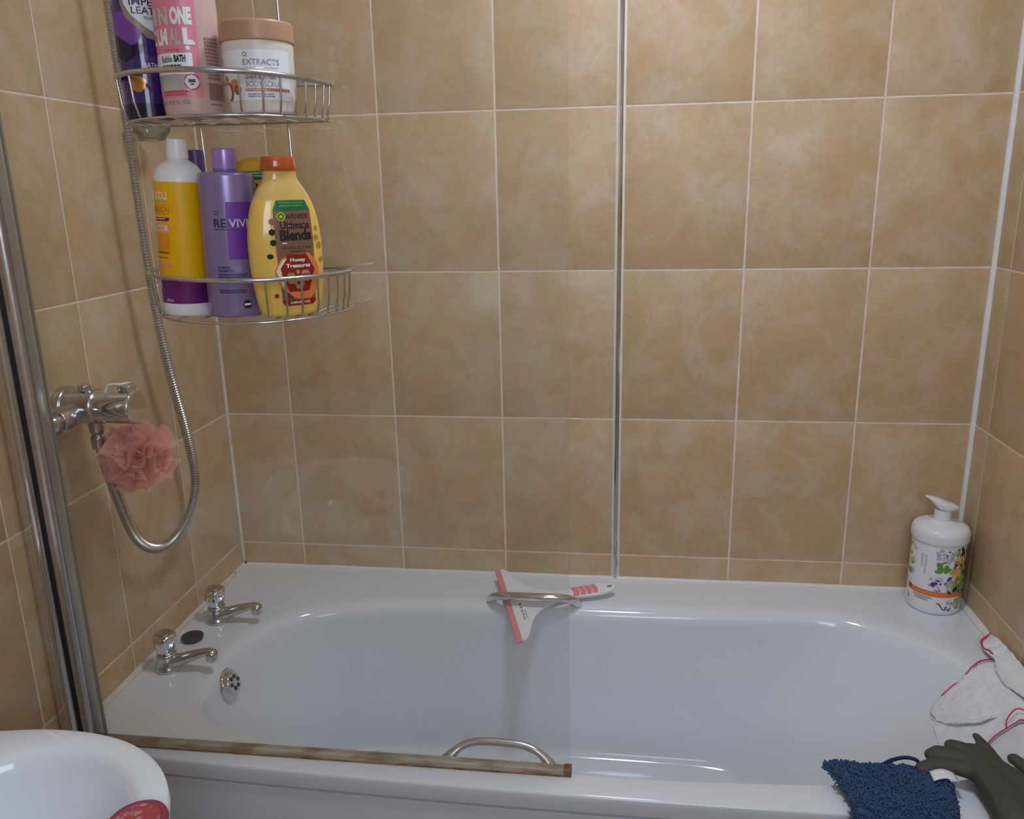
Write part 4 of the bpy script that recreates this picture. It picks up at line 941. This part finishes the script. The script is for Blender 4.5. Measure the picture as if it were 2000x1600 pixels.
cb = empty('cleaning_cloth', (0, 0, 0)); tag(cb, 'crumpled white cotton cloth hanging into the sloping end of the bath, red stitched edges', 'cloth')
drape('fabric', CB, zB, 'cloth_white', cb, step=.003, thick=.0025)
drape('folded_layer', UPL, zU, 'cloth_white', cb, step=.0026, thick=.0032)
stitches('stitched_edge', [(1.630, -.294), (1.612, -.299), (1.597, -.306), (1.578, -.314)], lambda x, y: zB(x, y) + .004, cb)
stitches('stitched_edge', [(1.562, -.3195), (1.548, -.3215), (1.536, -.3225)], lambda x, y: zB(x, y) + .0065, cb, w=.0016)
stitches('stitched_edge', [(1.536, -.482), (1.553, -.470), (1.575, -.461), (1.597, -.464), (1.620, -.472), (1.645, -.480)], zB, cb, w=.0045)
mb = MB(); mb.tube(crv([(1.588, -.462, zB(1.588, -.462) + .003), (1.592, -.452, zB(1.592, -.452) + .012), (1.606, -.448, zB(1.606, -.448) + .016), (1.622, -.455, zB(1.622, -.455) + .010), (1.640, -.470, zB(1.64, -.47) + .004)], 8), .0011, 6)
mb.build('loose_thread', 'thread_red', cb)

# blue microfibre cloth over the front rim
bc = empty('microfibre_cloth', (0, 0, 0)); tag(bc, 'fluffy navy blue microfibre cloth draped over the front rim of the bath', 'cloth')
PRF = crv([(0, -.600, -.020), (0, -.617, -.004), (0, -.640, .012), (0, -.668, .016), (0, -.700, .015), (0, -.722, .012), (0, -.737, -.004), (0, -.743, -.035), (0, -.744, -.09), (0, -.744, -.17)], 8)
def lerp_tab(t, tab): 
    i = min(len(tab) - 2, int(t * (len(tab) - 1))); f = t * (len(tab) - 1) - i; return tab[i] * (1 - f) + tab[i + 1] * f
LX = [1.262, 1.252, 1.244, 1.252, 1.262, 1.264, 1.262, 1.258, 1.260, 1.262]; RX = [1.360, 1.405, 1.420, 1.418, 1.412, 1.407, 1.404, 1.402, 1.400, 1.398]
def bpt(s_, t):
    i = t * (len(PRF) - 1); j = min(len(PRF) - 2, int(i)); p = PRF[j].lerp(PRF[j + 1], i - j); x = lerp_tab(t, LX) + s_ * (lerp_tab(t, RX) - lerp_tab(t, LX))
    e = min(1, 14 * s_ + .35, 14 * (1 - s_) + .35)
    up_ = .006 * nz(x, p.y - p.z, 38, 9) + .004 * nz(x, p.y - p.z, 90, 3) + .004 * e
    tt = Vector((0, 0, 1)) if p.y > -.725 else Vector((0, -1, .1))
    return Vector((x + .004 * nz(x, t * 2, 12, 4), p.y, p.z)) + tt * up_
NS, NT = 70, 110
mb = MB(); mb.loft([[tuple(bpt(j / NS, i / NT)) for j in range(NS + 1)] for i in range(NT + 1)], 0, False)
o = mb.build('backing', 'microfibre_blue', bc); md = o.modifiers.new('thickness', 'SOLIDIFY'); md.thickness = .004; md.offset = 0
rn = random.Random(21); mb = MB()
for k in range(5200):
    s_, t = rn.random(), rn.random() ** .85 * .8; p = bpt(s_, t); n = (bpt(min(1, s_ + .01), t) - p).cross(bpt(s_, min(1, t + .01)) - p)
    if n.length < 1e-9: continue
    n.normalize()
    if n.z < 0 and p.y > -.725: n = -n
    if p.y <= -.725 and n.y > 0: n = -n
    d1 = Vector((rn.gauss(0, 1), rn.gauss(0, 1), rn.gauss(0, .6))).normalized()
    a = p + n * rn.uniform(.001, .0025); b1 = a + (n * .8 + d1 * .7) * rn.uniform(.0025, .0045); c = b1 + (d1 - n * .7) * rn.uniform(.003, .0045)
    mb.tube([a, b1, c], .0009, 5, rf=lambda q: .0018 - .0006 * q)
tag(mb.build('pile', 'microfibre_blue', bc), None, None, kind='stuff')
mb = MB(); mb.tube([bpt(1.0, i / 60) + Vector((.001, 0, .001)) for i in range(8, 50)], .0032, 8); mb.tube([bpt(.52 + .48 * i / 24, .085) + Vector((0, .002, .004)) for i in range(25)], .0034, 8)
mb.tube(crv([tuple(bpt(.60, .09) + Vector((0, .003, .006))), (1.352, -.612, .014), (1.372, -.609, .018), (1.388, -.614, .018), tuple(bpt(.93, .12) + Vector((0, 0, .006)))], 8), .003, 8)
mb.build('binding', 'microfibre_dark', bc)
mb = MB(); rows = []
for i in range(9):
    t = i / 8; x = 1.392 + .036 * t; rows.append([(x, -.652 - .020 * j / 4 + .002 * math.sin(t * PI), .0290 + .0045 * math.sin(t * PI) - .0010 * j / 4) for j in range(5)])
mb.loft(rows, 0, False); o = mb.build('care_label', 'label_white', bc); o['label'] = 'small white care label'; md = o.modifiers.new('thickness', 'SOLIDIFY'); md.thickness = .0006

# rubber gloves
def glove(name, chains, lab, squash=.72, z0=.016):
    bm = bmesh.new()
    for ch in chains:
        for i in range(len(ch) - 1):
            a, b_ = Vector(ch[i][:3]), Vector(ch[i + 1][:3]); k = max(2, int((b_ - a).length / .004))
            for j in range(k + 1):
                t = j / k; c = a.lerp(b_, t); r = ch[i][3] * (1 - t) + ch[i + 1][3] * t
                mt = Matrix.Translation(c) @ Matrix.Diagonal((r, r, r * squash, 1))
                bmesh.ops.create_icosphere(bm, subdivisions=2, radius=1, matrix=mt)
    me = bpy.data.meshes.new(name); bm.to_mesh(me); bm.free(); me.materials.append(M['glove_rubber'])
    o = bpy.data.objects.new(name, me); COL.objects.link(o)
    m1 = o.modifiers.new('fuse', 'REMESH'); m1.mode = 'VOXEL'; m1.voxel_size = .0022; m1.use_smooth_shade = True
    m2 = o.modifiers.new('smooth', 'SMOOTH'); m2.factor = .6; m2.iterations = 7
    tag(o, lab, 'glove', 'rubber gloves on the front corner of the bath')
    return o
glove('rubber_glove', [
    [(1.470, -.640, .030, .024), (1.476, -.668, .030, .027), (1.480, -.700, .030, .030), (1.480, -.735, .026, .032), (1.478, -.765, .010, .034), (1.476, -.790, -.03, .034), (1.475, -.800, -.09, .036)],
    [(1.488, -.640, .030, .024), (1.500, -.668, .030, .028), (1.512, -.705, .030, .031), (1.515, -.740, .024, .033), (1.515, -.770, .006, .034), (1.513, -.795, -.04, .034)],
    [(1.462, -.645, .028, .018), (1.432, -.636, .029, .0145), (1.408, -.634, .028, .0135), (1.389, -.640, .0235, .0130)],
    [(1.464, -.632, .031, .018), (1.438, -.616, .034, .0140), (1.420, -.611, .033, .0130), (1.410, -.614, .029, .0125)],
    [(1.470, -.626, .032, .018), (1.456, -.603, .036, .0140), (1.446, -.596, .034, .0135)],
    [(1.478, -.628, .032, .019), (1.478, -.605, .034, .0140), (1.470, -.599, .033, .0120)],
    [(1.490, -.640, .031, .020), (1.492, -.604, .036, .0120), (1.489, -.582, .040, .0075), (1.487, -.576, .041, .0065)]],
    'olive-grey rubber glove with fingers spread towards the blue cloth on the bath rim')
glove('rubber_glove', [
    [(1.555, -.640, .016, .018), (1.565, -.680, .018, .026), (1.570, -.735, .016, .032), (1.570, -.770, -.01, .034), (1.570, -.785, -.09, .036)],
    [(1.555, -.645, .018, .016), (1.545, -.618, .020, .0125), (1.535, -.602, .022, .011)],
    [(1.567, -.645, .018, .016), (1.571, -.615, .018, .0130), (1.573, -.598, .016, .012)]],
    'olive-grey rubber glove half out of view beyond the spread-fingered one')
# the white cloth under the gloves and the glove cuffs rest on the rim
